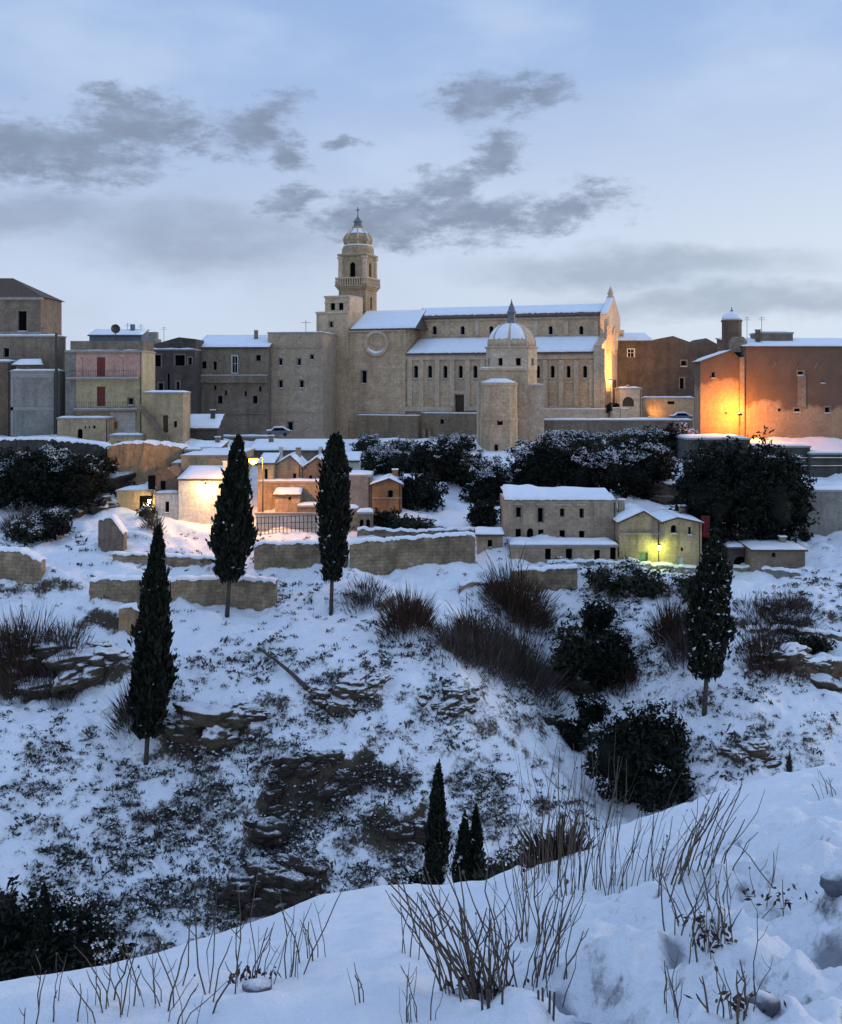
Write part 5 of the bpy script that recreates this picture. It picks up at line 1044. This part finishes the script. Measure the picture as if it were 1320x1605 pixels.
# ------------------------------------------------------------------ dry-stone and rubble walls on the slope
def rubble_wall(label, pts, mat='wallst', thick=1.4, group='rubble terrace walls', name='terrace_wall', snow=True, cat='wall'):
    P0 = []
    for (u, vt, vb) in pts:
        d = hit_d(u, vb); P0.append((P(u, vb, d), (HV-vt)/F*d))
    o = P0[0][0]; root = empty(name, o, 0, label, cat, group); fine = []
    for (a, za), (b, zb_) in zip(P0, P0[1:]):
        n = max(3, int((b-a).length/.25))
        for k in range(n): fine.append((a.lerp(b, k/n), za+(zb_-za)*k/n))
    fine.append(P0[-1]); mb = MB(); ni = len(fine); nz = 7; sd = random.random()*40; prev = None; tops = []
    for i, (p, zt) in enumerate(fine):
        q = p-o; zt = zt-o.z+.22*mnoise.fractal(Vector((i*.3+sd, 0, 0)), .7, 2., 5); zt -= (zt-q.z)*.10*(max(0, 1-i/5)**2+max(0, 1-(ni-1-i)/5)**2); zb2 = q.z-1.6; col = []
        for j in range(nz+1):
            f = j/nz; z = zb2+(zt-zb2)*f; w = .30*mnoise.fractal(Vector((q.x*1.1+sd, z*1.4, 3)), .8, 2., 4)
            col.append(len(mb.v)); mb.v.append((q.x, q.y+w+.1*f, z))
        col.append(len(mb.v)); mb.v.append((q.x, q.y+thick, zt+.05)); col.append(len(mb.v)); mb.v.append((q.x, q.y+thick, zb2)); tops.append((q.x, q.y, zt))
        if prev:
            for j in range(len(col)-1): mb.f.append((prev[j], col[j], col[j+1], prev[j+1]))
        else: mb.f.append(tuple(col[::-1]))
        prev = col
    mb.f.append(tuple(prev)); w = mb.build('wall_face', M[mat], root)
    if snow:
        sb = MB(); pr = None
        for i, (x, y, z) in enumerate(tops):
            e = .15*mnoise.noise(Vector((i*.4, sd, 2))); hgt = .12+.1*mnoise.noise(Vector((i*.18, sd, 5)))
            row = [(x, y+.02+e*.5, z-.06-abs(e)*.6), (x, y+.06, z+hgt*.7), (x, y+thick*.5, z+hgt+.1), (x, y+thick+.7, z+.05)]
            k = len(sb.v); sb.v += row
            if i: 
                for j in range(3): sb.f.append((k-4+j, k+j, k+j+1, k-4+j+1))
        sb.build('snow_cover', M['snow'], w, True)
    return root
rubble_wall('long tan terrace wall between the two middle cypresses', [(398, 852, 893), (470, 852, 891), (545, 851, 889)], 'wallst')
rubble_wall('long tan terrace wall right of the middle cypress', [(548, 850, 891), (640, 845, 890), (745, 836, 884)], 'wallst')
rubble_wall('tan retaining wall under the left middle cypress', [(268, 908, 946), (350, 908, 948), (432, 911, 950)], 'wallst')
rubble_wall('broken tan wall block at the left edge', [(-40, 862, 915), (30, 864, 921), (64, 880, 915)], 'wallst')
rubble_wall('rough stone wall stub left of the white house slope', [(154, 812, 858), (176, 812, 866), (194, 836, 866)], 'midst', 1.2)
rubble_wall('long low terrace wall running behind the tall left cypress', [(140, 908, 945), (200, 908, 948), (266, 909, 946)], 'wallst', 1.2)
rubble_wall('upper terrace wall on the snow bank below the porch', [(176, 868, 884), (260, 872, 886), (345, 876, 890)], 'wallst', 1.0)
rubble_wall('brown rock face beside the tall left cypress trunk', [(186, 950, 990), (222, 955, 1000)], 'cliff', 1.0)
rubble_wall('tan wall under the ruined terrace row', [(802, 893, 925), (850, 893, 928), (905, 888, 922)], 'wallst')
rubble_wall('thin grey parapet along the lane under the gabled cottages', [(858, 881, 888), (930, 880, 888), (1030, 885, 893), (1106, 891, 899)], 'grey', .6)
rubble_wall('thin grey parapet along the lane right of the right cypress', [(1150, 889, 895), (1200, 891, 897), (1256, 897, 903)], 'grey', .6)
rubble_wall('low stone kerb wall at the far right slope', [(1195, 1040, 1052), (1250, 1036, 1055), (1340, 1036, 1062)], 'brownst', 1.)
rubble_wall('dark stone bank ledge right of the right cypress', [(1170, 985, 992), (1240, 985, 994), (1340, 1000, 1010)], 'midst', .8)
rubble_wall('snowy terrace edge wall behind the long tan wall', [(560, 829, 842), (650, 833, 845), (745, 829, 840)], 'midst', .8)
rubble_wall('low dark wall in the snowy yard right of the orange house', [(645, 822, 835), (700, 825, 836)], 'midst', .8)
rubble_wall('tan wall on the slope above the brown shrub', [(720, 915, 930), (790, 911, 927)], 'wallst', .8)
rubble_wall('dark rock face under the grey house', [(-40, 690, 735), (60, 688, 745), (165, 697, 757)], 'darkst', 3, name='cliff_wall', cat='cliff')
rubble_wall('ochre cliff wall under the stair house', [(168, 697, 765), (225, 694, 760), (286, 700, 745)], 'cliff', 4, name='cliff_wall', cat='cliff')
# ------------------------------------------------------------------ rocks
def crag(c, r, sub, amp):
    bm = bmesh.new(); bmesh.ops.create_icosphere(bm, subdivisions=sub+1, radius=1); mb = MB(); sd = random.random()*60; m_ = min(r.x, r.z)
    for v in bm.verts:
        q = Vector((v.co.x*r.x, v.co.y*r.y, v.co.z*r.z))/max(m_, .05); o = Vector((sd, sd*.3, 0))
        k = 1+amp*(.75*mnoise.fractal(q*.55+o, .85, 2.1, 6)+.45*(.5-abs(mnoise.noise(Vector((q.x*.5, q.y*.5, q.z*1.7))+o)))); st = .30*amp*mnoise.noise(Vector((q.x*.25, q.y*.25, q.z*5.5))+o)
        mb.v.append((c[0]+v.co.x*r.x*(k+st), c[1]+v.co.y*r.y*(k+st), c[2]+v.co.z*r.z*k))
    bm.verts.index_update(); mb.f = [tuple(v.index for v in f.verts) for f in bm.faces]; bm.free(); return mb
def shard(rx, ry, rz_):
    bm = bmesh.new()
    for k in range(16):
        d = Vector((random.gauss(0,1), random.gauss(0,1), random.gauss(0,1))).normalized()*random.uniform(.8, 1.05); bm.verts.new((d.x, d.y, max(-.7, min(.75, d.z))))
    r = bmesh.ops.convex_hull(bm, input=bm.verts); bmesh.ops.delete(bm, geom=[v for v in bm.verts if not v.link_faces], context='VERTS')
    bmesh.ops.subdivide_edges(bm, edges=bm.edges[:], cuts=2, use_grid_fill=True); bmesh.ops.triangulate(bm, faces=bm.faces[:]); sd = Vector((random.random()*50, 0, 0)); mb = MB()
    for v in bm.verts: k = 1+.22*mnoise.fractal(v.co*2.2+sd, .8, 2., 4); mb.v.append((v.co.x*rx*k, v.co.y*ry*k, v.co.z*rz_*k))
    bm.verts.index_update(); mb.f = [tuple(v.index for v in f.verts) for f in bm.faces]; bm.free(); return mb
def rock(u, v, w, h, label, mat='rock', dp=.5, group='rock outcrops', base=None, name='rock_outcrop', sub=4, amp=.5, snowcap=False, cat='rock', rz=0):
    p = base or hit(u, v); s = p.y/F; root = empty(name, p, rz, label, cat, group)
    if base is not None:
        crag((0, w*s*dp*.25, h*s*.05), Vector((w*s/2, w*s*dp/2, h*s*.7)), sub, amp).build('stone', M[mat], root, True); return root
    n = max(5, int(w/11)); W_, H_ = w*s, h*s
    for k in range(n):
        x = ((k+.5)/n-.5)*W_*.9+random.gauss(0, .04)*W_; y = random.uniform(-.1, .35)*W_*dp; e = 1-.6*abs(x/(W_*.5))**2; r = H_*random.uniform(.16, .40)*e
        o = crag((0, 0, 0), Vector((r*random.uniform(1.3, 2.3), r*random.uniform(.9, 1.4), r*random.uniform(.6, .95))), 3, .75).build('stone', M[mat], root, True); o.location = (x, y, ground_z(p.x+x, p.y+y)-p.z-r*.05); o.rotation_euler = (random.gauss(0, .12), random.gauss(0, .12), random.gauss(0, .4))
    return root
rock(60, 1078, 210, 60, 'brown rock overhang under bare shrubs at the left edge', 'rock', .5)
rock(150, 1062, 70, 50, 'snow dusted rock ledge right of the left overhang', 'rock', .5)
rock(330, 1150, 150, 60, 'brown rock shelf right of the tall left cypress foot', 'rock', .5)
rock(485, 1254, 175, 46, 'dark overhanging rock ledge above the snowy hollow', 'rockdark', .4)
rock(420, 1305, 55, 70, 'dark rock pillar left of the snowy hollow', 'rockdark', .6)
rock(440, 1402, 110, 58, 'dark broken rocks at the foot of the hollow', 'rockdark', .6)
rock(398, 1385, 60, 60, 'small dark rock left of the broken rocks', 'rockdark', .6)
rock(640, 1300, 80, 36, 'dark rock patch above the lower slim cypress', 'rockdark', .4)
rock(60, 770, 230, 95, 'dark snow dusted crag under the grey house', 'rockdark', .5, amp=.6)
rock(140, 765, 130, 85, 'black crag below the tan annex', 'rockdark', .4, amp=.6)
rock(150, 795, 60, 55, 'snow capped boulder right of the black crag', 'rock', .6)
rock(25, 735, 130, 60, 'snow dusted grey crag at the left edge', 'rockdark', .5)
rock(545, 1095, 110, 45, 'low rock hump in the middle of the snow slope', 'rock', .4)
rock(700, 1110, 110, 34, 'low flat rock on the spur below the brown shrubs', 'rock', .4)
rock(672, 1300, 36, 46, 'dark rock cleft beside the lower slim cypress', 'rockdark', .5)
rock(900, 1060, 70, 50, 'dark rock under the gully tree', 'rockdark', .5)
rock(885, 1155, 60, 50, 'dark rock above the lower gully bush', 'rockdark', .5)
rock(1250, 1050, 130, 50, 'brown rock bank at the right edge', 'rock', .5)
rock(1060, 770, 60, 90, 'tan rock knob among the bushes above the cottages', 'rock', .5)
rock(700, 706, 120, 22, 'grey rock foot below the cathedral terrace wall', 'rock', .4)
rock(610, 712, 110, 22, 'snowy rock foot below the cathedral plinth', 'rock', .4)
rock(1180, 1185, 90, 40, 'snowy low rock near the ravine rim at right', 'rock', .4)
# ------------------------------------------------------------------ cypresses
cypress(229, 1196, 248, 833, 62, 1150, 'tallest cypress standing alone on the left slope', 8000, 130, peak=.24)
cypress(356, 966, 374, 688, 60, 905, 'thick cypress with orange lit tip in front of the white house', 9000, 170, peak=.30)
cypress(519, 962, 527, 686, 48, 905, 'slim dark cypress in front of the gabled houses', 8500, 150, peak=.5, tip=.34)
cypress(1104, 1120, 1121, 846, 68, 1058, 'snow flecked cypress on the right slope', 9000, 650, peak=.36, tip=.5)
cypress(680, 1440, 688, 1212, 38, 1425, 'slim cypress low in the ravine, left of the pair', 3600, 10, base=P(680, 1430, 66), peak=.4)
cypress(722, 1430, 729, 1278, 34, 1415, 'short cypress in the ravine, left of the close pair', 2600, 10, base=P(722, 1430, 66.5), peak=.35)
cypress(744, 1430, 747, 1268, 32, 1415, 'short cypress in the ravine, right of the close pair', 2600, 10, base=P(744, 1430, 67), peak=.35)
cypress(62, 1560, 70, 1385, 34, 1545, 'slim dark cypress at the lower left among dark bushes', 2600, 20, base=P(62, 1565, 66), peak=.4)
cypress(1236, 1225, 1238, 1170, 16, 1220, 'tiny pointed cypress at the rim of the near bank at right', 900, 0, base=P(1236, 1235, 60), peak=.4, lw=.8)
cypress(206, 768, 206, 735, 17, 767, 'small dark cypress bush before the ochre cliff', 900, 0, base=P(206, 768, 137), peak=.4)
# ------------------------------------------------------------------ evergreen bushes
B = bush
B(690, 758, 115, 74, 'round dark bush below the cathedral terrace wall', snow=.05)
B(605, 742, 85, 50, 'snow laden bush under the cathedral plinth', snow=.3, mat='olive')
B(655, 800, 80, 62, 'dark spreading bush right of the orange house', snow=.06)
B(768, 790, 70, 66, 'dark bush under the chapel apse', snow=.18)
B(756, 828, 44, 48, 'small round dark bush left of the ruined house', snow=.0)
B(740, 760, 60, 50, 'grey dusted bush left of the chapel apse', snow=.25, mat='olive')
B(862, 778, 125, 92, 'broad dark bush with snowy crest right of the chapel', snow=.09, lobes=9)
B(942, 772, 62, 76, 'dark bush with snow on top left of the rock knob', snow=.15)
B(1012, 780, 92, 104, 'tall dark bush with snowy patches above the cottages', snow=.16, lobes=8)
B(1055, 715, 70, 50, 'snow dusted bush at the end of the terrace wall', snow=.25)
B(990, 706, 70, 36, 'snowy low bush below the terrace parapet', snow=.5, mat='olive')
B(905, 706, 90, 32, 'snowy low bush right of the chapel annex', snow=.35, mat='olive')
B(1160, 842, 150, 158, 'huge black green bush below the stepped ledges', snow=.004, lobes=10)
B(1222, 840, 90, 138, 'dark bush leaning on the retaining wall right of the huge bush', snow=.02)
B(1100, 836, 84, 138, 'tall dark ivy bush left of the huge black green bush', snow=.01)
B(602, 828, 44, 30, 'small dark bush before the orange house door', snow=0)
B(640, 832, 60, 24, 'low brown green bush right of the orange house door', snow=.04, mat='olive')
B(30, 800, 120, 100, 'dark bush at the left edge under the crag', snow=.12)
B(112, 795, 110, 95, 'dark bush beneath the black crag', snow=.08)
B(84, 840, 60, 42, 'round dark bush on the snowy terrace at left', snow=.02)
B(45, 850, 60, 40, 'grey bush at the left edge of the terrace', snow=.1, mat='olive')
B(900, 1078, 62, 110, 'grey green bush in the gully, left half of the tall clump', snow=.03, mat='olive')
B(950, 1075, 72, 95, 'black bush in the gully, right half of the tall clump', snow=.02)
B(935, 1000, 46, 60, 'pointed dark bush top above the gully clump', snow=.02, lift=.1)
B(1005, 1245, 140, 150, 'large dark bush low in the gully', snow=.02, lobes=8)
B(1045, 1265, 90, 70, 'dark bush at the foot of the gully by the near bank', snow=.02)
B(897, 1170, 36, 46, 'small dark bush left of the large gully bush', snow=.02)
B(928, 1140, 40, 54, 'upright dark bush above the large gully bush', snow=.02)
B(1018, 935, 44, 46, 'olive bush on the bank below the cottages', snow=.05, mat='olive')
B(1085, 945, 44, 50, 'grey green bush left of the right cypress', snow=.08, mat='olive')
B(960, 925, 70, 40, 'snow flecked ivy bush under the lane parapet', snow=.2, mat='olive')
B(1278, 1024, 46, 28, 'small round dark bush at the right edge', snow=.03)
B(40, 1555, 190, 175, 'large black bush at the lower left corner', snow=.02, base=P(40, 1560, 68), lobes=7)
B(115, 1550, 130, 150, 'large dark bush right of the lower left cypress', snow=.05, base=P(115, 1560, 67), lobes=7)
B(700, 1385, 30, 26, 'small dark bush left of the slim ravine cypress', snow=.1, base=P(640, 1400, 66.5))
B(820, 1385, 120, 80, 'dark scrubby bush in the ravine right of the pair', snow=.1, base=P(815, 1400, 65), mat='olive')
B(980, 905, 40, 26, 'low snowy shrub by the lane', snow=.4, mat='olive')
B(1120, 870, 36, 50, 'dark bush behind the right cypress tip', snow=.12)
B(232, 810, 22, 16, 'small bare bush before the porch lamp', snow=.1, mat='olive')
B(70, 755, 110, 55, 'dark scrub bush on the crag under the grey house', snow=.10)
B(150, 770, 60, 60, 'black bush at the right end of the crag', snow=.06)
B(0, 765, 70, 60, 'snow dusted bush on the crag at the left edge', snow=.2, mat='olive')
for u_, v_, w_, h_, sn_, lab in ((575, 706, 40, 26, .5, 'snowy scrub at the left end of the cathedral plinth'), (630, 712, 44, 24, .4, 'snowy scrub below the plinth buttress'), (715, 706, 60, 26, .35, 'frosted scrub below the cathedral terrace wall window'), (655, 735, 36, 30, .15, 'dark scrub left of the round bush'), (835, 745, 40, 44, .2, 'dark scrub right of the apse foot')):
    B(u_, v_, w_, h_, lab, snow=sn_, mat='olive')
# ------------------------------------------------------------------ bare brown shrubs
S = brush
S(640, 985, 75, 80, 'dark red brown bare shrub on the spur, leftmost of three', 900)
S(812, 975, 105, 90, 'rusty bare shrub under the ruined terrace wall', 1300)
S(760, 1040, 130, 70, 'grey violet bare thicket on the spur', 1100, 'brushgrey')
S(820, 1065, 110, 90, 'wide grey brown bare thicket above the gully', 1200, 'brushgrey')
S(715, 1025, 90, 50, 'thin grey bare shrub between the spur thickets', 600, 'brushgrey')
S(1055, 1005, 60, 75, 'rusty bare shrub left of the right cypress', 800)
S(1075, 1030, 60, 60, 'grey bare shrub at the right cypress foot', 600, 'brushgrey')
S(1200, 1045, 80, 50, 'rusty bare shrub right of the right cypress', 700)
S(1205, 975, 120, 34, 'low brown bare hedge on the right terrace', 700)
S(30, 1040, 110, 90, 'dark bare thicket over the left rock overhang', 1100)
S(95, 1045, 90, 60, 'grey bare thicket beside the left overhang', 700, 'brushgrey')
S(215, 1130, 60, 80, 'grey bare shrub behind the tall left cypress', 500, 'brushgrey')
S(975, 1075, 60, 40, 'brown bare shrub at the foot of the gully clump', 400)
S(575, 945, 80, 36, 'low grey bare shrub right of the middle cypress foot', 400, 'brushgrey')
S(740, 1000, 50, 50, 'small rusty bare shrub on the spur crest', 400)
S(30, 830, 60, 40, 'grey bare shrub at the left terrace edge', 400, 'brushgrey')
S(240, 830, 30, 36, 'thin bare bush on the bank before the porch', 200, 'brushgrey')
S(1240, 960, 90, 40, 'grey bare bank shrub below the stone shed', 500, 'brushgrey')
# ------------------------------------------------------------------ low scrub poking through the snow
HOT = [(290, 1370, 150, 120, 2.3), (200, 1440, 130, 60, 1.5), (120, 1330, 130, 110, .7), (420, 1330, 110, 110, 1.6), (560, 1250, 160, 60, 1.5), (600, 1320, 130, 60, 1.0), (540, 1075, 80, 50, 1.2), (700, 1105, 90, 35, 1.0), (420, 1080, 120, 90, .6),
       (800, 1010, 130, 60, .7), (1230, 950, 110, 40, 1.6), (1180, 1090, 130, 60, .6), (470, 930, 70, 50, .7), (960, 920, 90, 40, 1.0), (1230, 1010, 110, 40, .9), (80, 1200, 110, 60, .4), (800, 1290, 110, 70, .9), (300, 1200, 120, 60, .5), (1020, 1010, 60, 110, .5), (1150, 1180, 120, 50, .6), (60, 860, 80, 40, .6), (300, 860, 110, 45, .25)]
cen, axs, ln, th = [], [], [], []; snc, sna, snl = [], [], []
cnt = 0
while cnt < 8500:
    u = random.uniform(-220, 1540); v = random.uniform(835, 1560)
    w = .07+sum(k*math.exp(-((u-a)/ru)**2-((v-b)/rv)**2) for a, b, ru, rv, k in HOT)
    w *= .12+2.6*max(0, mnoise.fractal(Vector((u*.011+v*.004, v*.02, 4)), .8, 2., 4)+.12)
    if random.random() > w*.7: continue
    p = hit(u, v); cnt += 1; r = random.uniform(.14, .36)*(1.8 if random.random() < .10 else 1)
    for k in range(12):
        d = Vector((random.gauss(0, .8), random.gauss(0, .8), abs(random.gauss(0, .9))+.1)).normalized(); c = p+Vector((random.gauss(0, .6)*r, random.gauss(0, .6)*r, abs(random.gauss(0, .3))*r))
        cen.append(tuple(c)); axs.append(tuple(d)); ln.append(r*random.uniform(.3, .75)); th.append(r*random.uniform(.08, .25))
    if random.random() < .6:
        for k in range(3): snc.append(tuple(p+Vector((random.gauss(0, .3)*r, random.gauss(0, .3)*r, r*.85)))); sna.append((random.gauss(0,1), random.gauss(0,1), random.gauss(0,.25))); snl.append(r*.35)
sc_o = tag(quads('scrub', np.array(cen), np.array(axs), np.array(ln), np.array(th), M['scrub']), 'low dark scrub poking through snow all over the slope', 'scrub', kind='stuff')
q_o = quads('snow_tufts', np.array(snc), np.array(sna), np.array(snl), np.array(snl)*.6, M['leafsnow'], sc_o, kind='stuff')
# ------------------------------------------------------------------ fallen trunk, posts, cars
a_, b_ = hit(404, 1020), hit(482, 1083); lg = empty('fallen_trunk', a_, 0, 'fallen bare tree trunk lying down the snow slope', 'trunk')
dv = b_-a_; MB().tube([(0,0,.25), tuple(dv*.35+Vector((0,0,.45))), tuple(dv*.7+Vector((0,0,.40))), tuple(dv+Vector((0,0,.2)))], [.09,.13,.16,.2], 8).build('log', M['bark'], lg)
MB().tube([tuple(dv*.6+Vector((0,0,.4))), tuple(dv*.6+Vector((.5,-.1,1.0)))], [.06,.02], 6).build('branch', M['bark'], lg)
def car(u, v, d, label, L_=3.9, face=1, group='snow covered cars'):
    p = P(u, v, d); o = empty('parked_car', p, R(6)*face, label, 'car', group)
    prof = [(-.5,.32),(-.5,.75),(-.42,.86),(-.22,.90),(-.12,1.32),(.22,1.36),(.38,.95),(.5,.85),(.5,.32)]
    bd = MB().prism([(x*L_, -.8, z) for x, z in prof], (0, 1.6, 0)).build('body', M['car'], o, bev=.06)
    for sx in (-.3, .3):
        for sy in (-.72, .72):
            w = MB().lathe([(.1,-.1),(.31,-.1),(.31,.1),(.1,.1)], 14).build('wheel', M['rubber'], o); w.rotation_euler = (R(90), 0, 0); w.location = (sx*L_, sy, .31)
    MB().prism([(x*L_, -.815, z) for x, z in ((-.19,.93),(-.11,1.27),(.20,1.30),(.33,.95))], (0, .01, 0)).build('side_window', M['pane'], o)
    sp_ = [(-.43,.87),(-.24,.93),(-.13,1.36),(.22,1.40),(.39,.97),(.49,.87)]; top = [(x, z+.16) for x, z in sp_[::-1]]
    MB().prism([(x*L_, -.76, z) for x, z in sp_+top], (0, 1.52, 0)).build('snow_cover', M['snow'], bd, bev=.05)
    return o
car(435, 684, 168, 'snow covered car parked below the palace wall'); car(1066, 660, 184, 'snow covered car parked on the terrace under the orange yard wall', face=-1)
# ------------------------------------------------------------------ foreground: dry stalks, stones and lumps on the bank
def stalks(u, vb, n, hpx, spread, label, lean=0., fan=.25, thick=.006, leafy=0, heads=.08):
    b = bank_hit(u, vb); s = b.y/F; o = empty('dry_plant', b, 0, label, 'plant', 'dry plants in the near snow'); H = hpx*s; me_n = 0
    n = int(n*1.5)
    for k in range(n):
        x0, y0 = random.gauss(0, spread*s*.45), random.gauss(0, spread*s*.5); z0 = bank_z(b.x+x0, b.y+y0)-b.z-.04
        l = H*random.uniform(.4, 1.05); dx = random.gauss(lean, fan)+x0*.8; dy = random.gauss(0, .18); pts = [(x0, y0, z0)]
        cx, cy = x0, y0
        for q in range(1, 5): cx += dx*l/4+random.gauss(0, .034*l); cy += dy*l/4+random.gauss(0, .034*l); pts.append((cx, cy, z0+.04+l*q/4))
        r = thick*.33*random.uniform(.5, 1.5); mb = MB().tube(pts, [r, r*.95, r*.85, r*.75, r*.45], 5)
        if random.random() < .45:
            f = random.randint(2, 3); a = Vector(pts[f]); sg = random.choice((-1, 1)); mb.tube([tuple(a), tuple(a+Vector((sg*l*.09, 0, l*.10))), tuple(a+Vector((sg*l*.15, 0, l*.24)))], [r*.6, r*.5, r*.3], 4)
        if random.random() < heads:
            e = Vector(pts[-1]); hm = ico(e, Vector((r*2.2, r*2.2, r*3)), 1, .3); i0 = len(mb.v); mb.v += hm.v; mb.f += [tuple(i0+i for i in f) for f in hm.f]
        mb.build('stem', M['stalk'], o)
    if leafy:
        c = rng.normal(size=(leafy, 3))*[spread*s*.35, spread*s*.25, H*.05]+[0, 0, H*.07]; quads('dead_leaves', c, rng.normal(size=(leafy, 3)), .012*rng.uniform(.5, 1.4, leafy), .005, M['brush'], o)
    return o
T = stalks
T(75, 1602, 4, 110, 60, 'sparse dry stems at the lower left corner', .0, .12)
T(150, 1605, 6, 90, 60, 'forked dry stems right of the lower left corner', .05, .3)
T(230, 1590, 7, 130, 70, 'thin tall dry stems on the left bank', -.1, .3)
T(290, 1600, 7, 120, 60, 'bent dry stems at the bottom left of the bank', .2, .35)
T(345, 1560, 4, 210, 60, 'single long stem and short twigs on the left bank edge', .0, .15)
T(395, 1545, 7, 110, 60, 'dry stems round the dark hollow on the left bank', .1, .2, leafy=60)
T(455, 1540, 4, 140, 40, 'four slender stems left of the snowy middle', .08, .15)
T(490, 1510, 4, 110, 30, 'few short stems at the bank edge left of the middle', -.05, .2)
T(560, 1590, 2, 70, 20, 'curved twig in the smooth middle snow', -.5, .2)
T(640, 1500, 3, 150, 16, 'lone upright stem in the middle snow', .0, .06, .008)
T(655, 1600, 6, 90, 40, 'short broken stems at the bottom middle', .0, .2, .004)
T(745, 1570, 30, 190, 60, 'large clump of leaning dry stems in the middle foreground', -.38, .22, .007, 60)
T(765, 1560, 14, 150, 60, 'upright dry stems right of the large clump', .12, .22, .007, 40)
T(835, 1480, 16, 170, 50, 'dense dry stems left of the brown dead plant', .0, .2)
T(842, 1380, 16, 210, 50, 'tall thin stems at the bank edge in the middle', -.05, .10)
T(905, 1400, 12, 240, 50, 'tall dry stems behind the brown dead plant', .05, .10)
T(945, 1395, 12, 230, 50, 'tall upright stems right of the brown dead plant', .04, .08)
T(1020, 1390, 12, 120, 60, 'slanting dry stems on the middle right bank', .3, .15)
T(1085, 1395, 14, 140, 60, 'slanting thick stems near the right bank edge', .4, .12, .008)
T(1100, 1460, 10, 110, 60, 'low tangled stems right of the slanting stems', .0, .4, .006, 50)
T(1120, 1500, 9, 120, 50, 'short dry stems in the lumpy snow', .05, .25, .006, 50)
T(1210, 1440, 8, 80, 80, 'sparse dry grass in the right lumpy snow', .0, .4, .005, 40)
T(850, 1545, 12, 150, 50, 'leaning stem bundle at the bottom right of the middle', .2, .15)
T(1055, 1600, 5, 100, 30, 'thin branched stem at the bottom right', .0, .2, .005)
T(1300, 1245, 4, 50, 20, 'bent twig at the right frame edge', -.7, .3, .006)
T(1160, 1605, 8, 90, 60, 'dead twigs between the boulders at the bottom right', .1, .4, .006, 40)
S(872, 1345, 90, 105, 'brown dead leafy plant at the bank edge', 420, 'brush', base=bank_hit(875, 1345), thick=.008, group='dry plants in the near snow', name='dead_leafy_plant')
S(770, 1590, 60, 60, 'low brown tuft in the large stem clump', 160, 'brush', base=bank_hit(770, 1585), thick=.006, group='dry plants in the near snow', name='dead_leafy_plant')
S(850, 1600, 60, 50, 'low dark tuft at the bottom of the leaning bundle', 160, 'brush', base=bank_hit(855, 1598), thick=.006, group='dry plants in the near snow', name='dead_leafy_plant')
for u, v, w, h, lab in ((1318, 1395, 50, 34, 'dark stone at the right edge of the bank'),
                        (1197, 1592, 50, 40, 'upright dark stone at the bottom right'), (398, 1555, 50, 24, 'dark stone in the hollow of the left bank')):
    rock(u, v, w, h*.75, lab, 'boulder', .7, 'stones in the near snow', bank_hit(u, v), 'boulder', 3, .35, cat='boulder')
